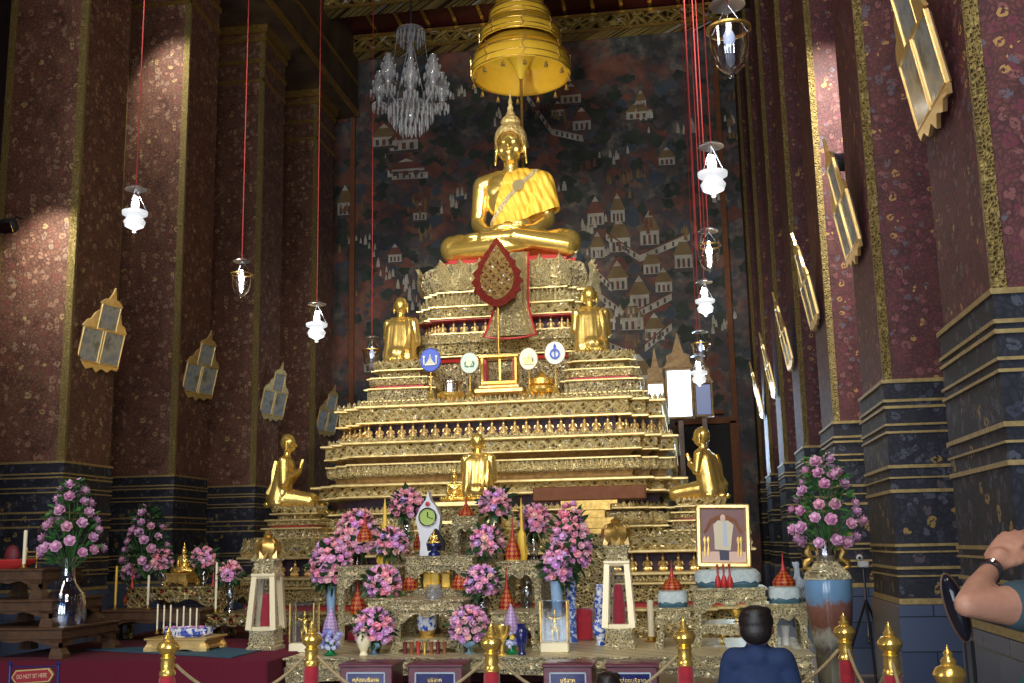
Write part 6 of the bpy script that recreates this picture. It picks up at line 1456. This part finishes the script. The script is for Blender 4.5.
# seated visitor whose head just shows
Yb = 7.4; pb = at(608, 672, Yb); top2 = pb.z
w = thing('person', (pb.x, Yb, 0), 'dark-haired person sitting on the floor, only the head top showing at the bottom edge', 'person', rz=PI)
s2 = top2 - .3; k = max(.3, s2)
P = [('e', (0, 0, .12), (.19, .15, .12)), ('e', (0, 0, .3), (.14, .1, .2)), ('c', (-.12, 0, s2 - .03), (.12, 0, s2 - .03), .055, .055), ('e', (0, 0, s2 - .15), (.15, .1, .15)), ('c', (0, 0, s2), (0, 0, s2 + .1), .05, .048)]
for q in (-1, 1): P += [('c', (q * .16, 0, s2 - .05), (q * .22, -.03, s2 - .3), .048, .04), ('c', (q * .22, -.03, s2 - .3), (q * .08, -.2, .2), .036, .028), ('c', (q * .1, 0, .1), (q * .34, -.25, .08), .09, .06), ('c', (q * .34, -.25, .07), (-q * .05, -.33, .05), .055, .04)] + hand((q * .08, -.2, .2), (-q * .3, -1, -.2), (0, 0, 1), -q, .4)
P += xf(human_head(0, 0, 0), T(0, 0, top2 - .12))
mesh_obj('body', remesh(P, .0105, 2), 'skin', w)
P = [('e', (0, 0, .3), (.16, .12, .2)), ('c', (-.12, 0, s2 - .04), (.12, 0, s2 - .04), .064, .064), ('e', (0, 0, s2 - .17), (.17, .115, .16))]
for q in (-1, 1): P += [('c', (q * .16, 0, s2 - .06), (q * .21, -.02, s2 - .22), .06, .055)]
mesh_obj('shirt', remesh(P, .013, 2), 'shirt_teal', w)
hm = remesh(xf(hp, T(0, 0, top2 - .125)), .01, 1); hm = cut(hm, [((0, -.058, top2 - .10), Vector((0, .9, .45)))]); mesh_obj('hair', hm, 'hair_black', w)
# photographer at the right edge
elbow = at(966, 605, 2.95); wrist = at(994, 566, 3.15); shoulder = at(1062, 606, 3.1); kn = at(1018, 528, 3.24)
wx, wy = at(1080, 560, 3.15).x, 3.12
w = thing('person', (wx, wy, 0), 'person at the right edge in green top with raised bare arm and bracelets', 'person')
O = Vector((wx, wy, 0)); e_, wr, so_, hn = elbow - O, wrist - O, shoulder - O, kn - O
P = [('e', (.02, 0, .98), (.17, .12, .13)), ('e', (.02, 0, 1.16), (.145, .105, .17)), ('e', (.02, 0, 1.3), (.16, .11, .16)), ('c', (-.11, 0, so_.z + .0), (.15, 0, so_.z + .0), .058, .058), ('c', (.02, 0, so_.z + .02), (.02, .02, so_.z + .13), .052, .05)]
P += [('c', tuple(so_), tuple(so_.lerp(e_, .55)), .056, .052), ('c', tuple(so_.lerp(e_, .55)), tuple(e_), .052, .030), ('c', tuple(e_), tuple(e_.lerp(wr, .4)), .030, .034), ('c', tuple(e_.lerp(wr, .4)), tuple(wr), .034, .024)]
P += hand(wr, hn - wr, (-.45, -.85, .2), 1, .25)
P += [('c', (.18, 0, so_.z), (.3, -.03, so_.z - .22), .052, .04), ('c', (.3, -.03, so_.z - .22), (.17, .2, so_.z - .02), .038, .026)] + hand((.17, .2, so_.z - .02), (-.4, .6, .6), (.6, .5, -.2), -1, .5)
for q in (-1, 1): P += [('c', (.02 + q * .09, 0, .92), (.02 + q * .1, .0, .5), .09, .06), ('c', (.02 + q * .1, 0, .5), (.02 + q * .1, .02, .09), .056, .038), ('e', (.02 + q * .1, .06, .045), (.045, .12, .04))]
hd = Vector((.03, .06, so_.z + .22)); P += xf(human_head(0, 0, 0), T(*hd) @ RZ(PI) @ RX(0))
mesh_obj('body', remesh(P, .0075, 2), 'skin', w)
P = [('e', (0, 0, .98), (.21, .14, .16)), ('e', (0, 0, 1.16), (.2, .13, .18)), ('e', (.02, 0, 1.29), (.172, .122, .15))]
mesh_obj('green_top', remesh(P, .012, 2), 'shirt_green', w)
P = [('c', (-.1, 0, so_.z - .005), (.14, 0, so_.z - .005), .07, .07), ('c', tuple(so_ + Vector((.05, 0, 0))), tuple(so_.lerp(e_, .46)), .076, .066), ('c', (.18, 0, so_.z), (.24, -.01, so_.z - .1), .066, .062), ('e', (.02, 0, so_.z - .06), (.165, .115, .09))]
mesh_obj('grey_shirt', remesh(P, .012, 2), 'shirt_teal', w)
P = [('e', (.02, 0, .95), (.19, .135, .12))]
for q in (-1, 1): P += [('c', (.02 + q * .09, 0, .92), (.02 + q * .1, .0, .5), .1, .075), ('c', (.02 + q * .1, 0, .5), (.02 + q * .1, .02, .12), .07, .06)]
mesh_obj('trousers', remesh(P, .014, 2), 'trousers', w)
hm = remesh(xf(hp + [('e', (0, .06, -.09), (.07, .05, .09))], T(*hd) @ RZ(PI)), .009, 1); hm = cut(hm, [((hd.x, hd.y + .058, hd.z), Vector((0, -.9, .45)))]); mesh_obj('hair', hm, 'hair_black', w)
for k, m_ in enumerate(('chrome', 'chrome', 'black')):
    f = .9 - k * .05; c_ = e_.lerp(wr, f); d_ = (wr - e_).normalized(); b = MB(); X = T(*c_) @ d_.to_track_quat('Z', 'Y').to_matrix().to_4x4()
    r0 = .0275 + k * .001; b.tube([(r0 * math.cos(a_), r0 * math.sin(a_), .004 * math.sin(a_)) for a_ in [2 * PI * j / 20 for j in range(21)]], .003, 6, X=X, cap=False); o = b.build('bracelet', m_, w)
b = MB(); pts = [Vector((-.14, -.11, so_.z - .1)), Vector((-.02, -.135, 1.2)), Vector((.14, -.12, 1.02))]; b.tube([(-.12, .0, so_.z + .07)] + [tuple(p_) for p_ in pts], .012, 6, X=Matrix()); b.build('bag_strap', 'vase_navy', w)
# phone held up to the eye
ph = hn + Vector((.1, .05, .0)) + O
t = thing('camera', tuple(ph), 'black camera held up by the person at the right edge', 'camera'); b = MB(); b.box((0, 0, 0), (.13, .05, .09), bev=.012); b.build('camera_body', 'black', t); b = MB(); b.lathe([(.034, 0), (.036, .05), (.03, .06)], 20, X=T(0, .02, 0) @ RX(-PI / 2)); b.build('camera_lens', 'black_gloss', t)
# unidentified dark oval on a stand behind the elbow
pa = at(957, 608, 3.6); q = mpp(3.6)
t = thing('oval_on_stand', (pa.x, 3.62, 0), 'dark brown oval shape standing behind the raised elbow', 'fan'); b = MB(); X = T(0, 0, pa.z) @ RY(R(-14)); b.ball((0, 0, 0), (9 * q, .05, 32 * q), 20, X=X); b.build('oval_head', 'black_gloss', t)
b = MB(); b.tube([(9 * q * math.cos(a_), -.01, 32 * q * math.sin(a_)) for a_ in [2 * PI * j / 28 for j in range(29)]], .004, 6, X=X, cap=False); b.build('rim', 'wood_dark', t)
b = MB(); b.tube([(0.03, .0, pa.z - 30 * q), (.03, 0, .02)], .015, 8); b.lathe([(.16, 0), (.17, .02), (.03, .04)], 18); b.build('stand', 'black', t)

# ------------------------------------------------------------------ light
def spot(loc, aim, e, ang, blend=.6, r=.15, col=(1, .93, .8)):
    d = bpy.data.lights.new('spotlight', 'SPOT'); d.energy = e; d.spot_size = R(ang); d.spot_blend = blend; d.shadow_soft_size = r; d.color = col
    o = bpy.data.objects.new('spotlight', d); C.objects.link(o); o.location = loc; o.rotation_euler = (Vector(aim) - Vector(loc)).to_track_quat('-Z', 'Y').to_euler()
def area(loc, aim, e, sx, sy, col=(1, 1, 1)):
    d = bpy.data.lights.new('area', 'AREA'); d.shape = 'RECTANGLE'; d.size = sx; d.size_y = sy; d.energy = e; d.color = col
    o = bpy.data.objects.new('area', d); C.objects.link(o); o.location = loc; o.rotation_euler = (Vector(aim) - Vector(loc)).to_track_quat('-Z', 'Y').to_euler(); return o
W = bpy.data.worlds.new('w'); bpy.context.scene.world = W; W.use_nodes = True; W.node_tree.nodes['Background'].inputs[0].default_value = (.45, .6, 1, 1); W.node_tree.nodes['Background'].inputs[1].default_value = .12
# spotlights trained on the altar from the front columns
spot((-8.8, 9.5, 9.5), (AX, 22, 5.2), 3700, 46, .7, .5, (1, .95, .84))
spot((1.2, 9.5, 9.5), (AX, 22, 5.2), 3400, 46, .7, .5, (1, .95, .86))
spot((AX, 10, 12.5), (AX, 22.4, 9.0), 2400, 34, .7, .5, (1, .94, .8))
# added fill behind the visitor, standing in for daylight through unseen doors
area((-7.2, -5, 3.2), (-4.5, 20, 4), 420, 2.2, 5.2, (.82, .9, 1)); area((-3.3, -5, 3.2), (-3.5, 20, 4), 420, 2.2, 5.2, (.82, .9, 1)); area((.6, -5, 3.2), (-2, 20, 4), 300, 2.2, 5.2, (.82, .9, 1))
area((0, 1.5, 9), (-9, 19, 6), 600, 4, 4, (1, .88, .74)); area((-8.2, 4, 8), (2.2, 19, 6), 230, 3, 3, (1, .88, .76))  # warm fill areas added to lift the column faces, no fixture there
spot((-1.6, 4.5, 7.5), (-1.8, 12.2, 1.2), 900, 58, .8, .5, (1, .96, .92))  # front fill added to brighten the offering display
# daylight from the right behind the altar
area((1.2, 27.6, 4.2), (-2.5, 24, 3.5), 160, 1.0, 2.0, (.6, .78, 1))
# warm grazing spots on columns
spot((2.0, 12.2, 9.0), (2.1, 14.0, 5.9), 2200, 66, 1, .06, (1, .93, .8))
spot((-9.8, 14.5, 7.4), (-9.95, 15.78, 6.2), 420, 70, 1, .08, (1, .94, .82))
spot((-9.75, 18.1, 12.6), (-9.85, 19.5, 10.7), 650, 60, 1, .08, (1, .94, .82))
spot((AX - .8, 12.5, 3.2), (AX + .25, 22.8, 11.2), 2900, 26, .9, .3, (1, .93, .78))  # low uplight added to brighten the parasol from below, source unseen
pq_ = at(838, 163, 12.6); flood((pq_.x, 12.6, pq_.z), 'black floodlight by the triptych on the second right column', RX(-.9)); 
pf_ = at(8, 226, 14.2); flood((pf_.x, 14.2, pf_.z), 'black floodlight at the left margin under the spotlit column patch', RX(.6))
for p in LIT:
    d = bpy.data.lights.new('lamp_glow', 'POINT'); d.energy = 9; d.shadow_soft_size = .14; d.color = (1, .97, .9); o = bpy.data.objects.new('lamp_glow', d); C.objects.link(o); o.location = p + Vector((0, 0, -.75))
sc = bpy.context.scene
sc.view_settings.view_transform = 'Standard'; sc.view_settings.look = 'None'; sc.view_settings.gamma = 1; sc.view_settings.exposure = 0; sc.view_settings.use_curve_mapping = False
sc.cycles.max_bounces = 8; sc.cycles.transparent_max_bounces = 16; sc.cycles.use_denoising = True; sc.cycles.sample_clamp_indirect = 4
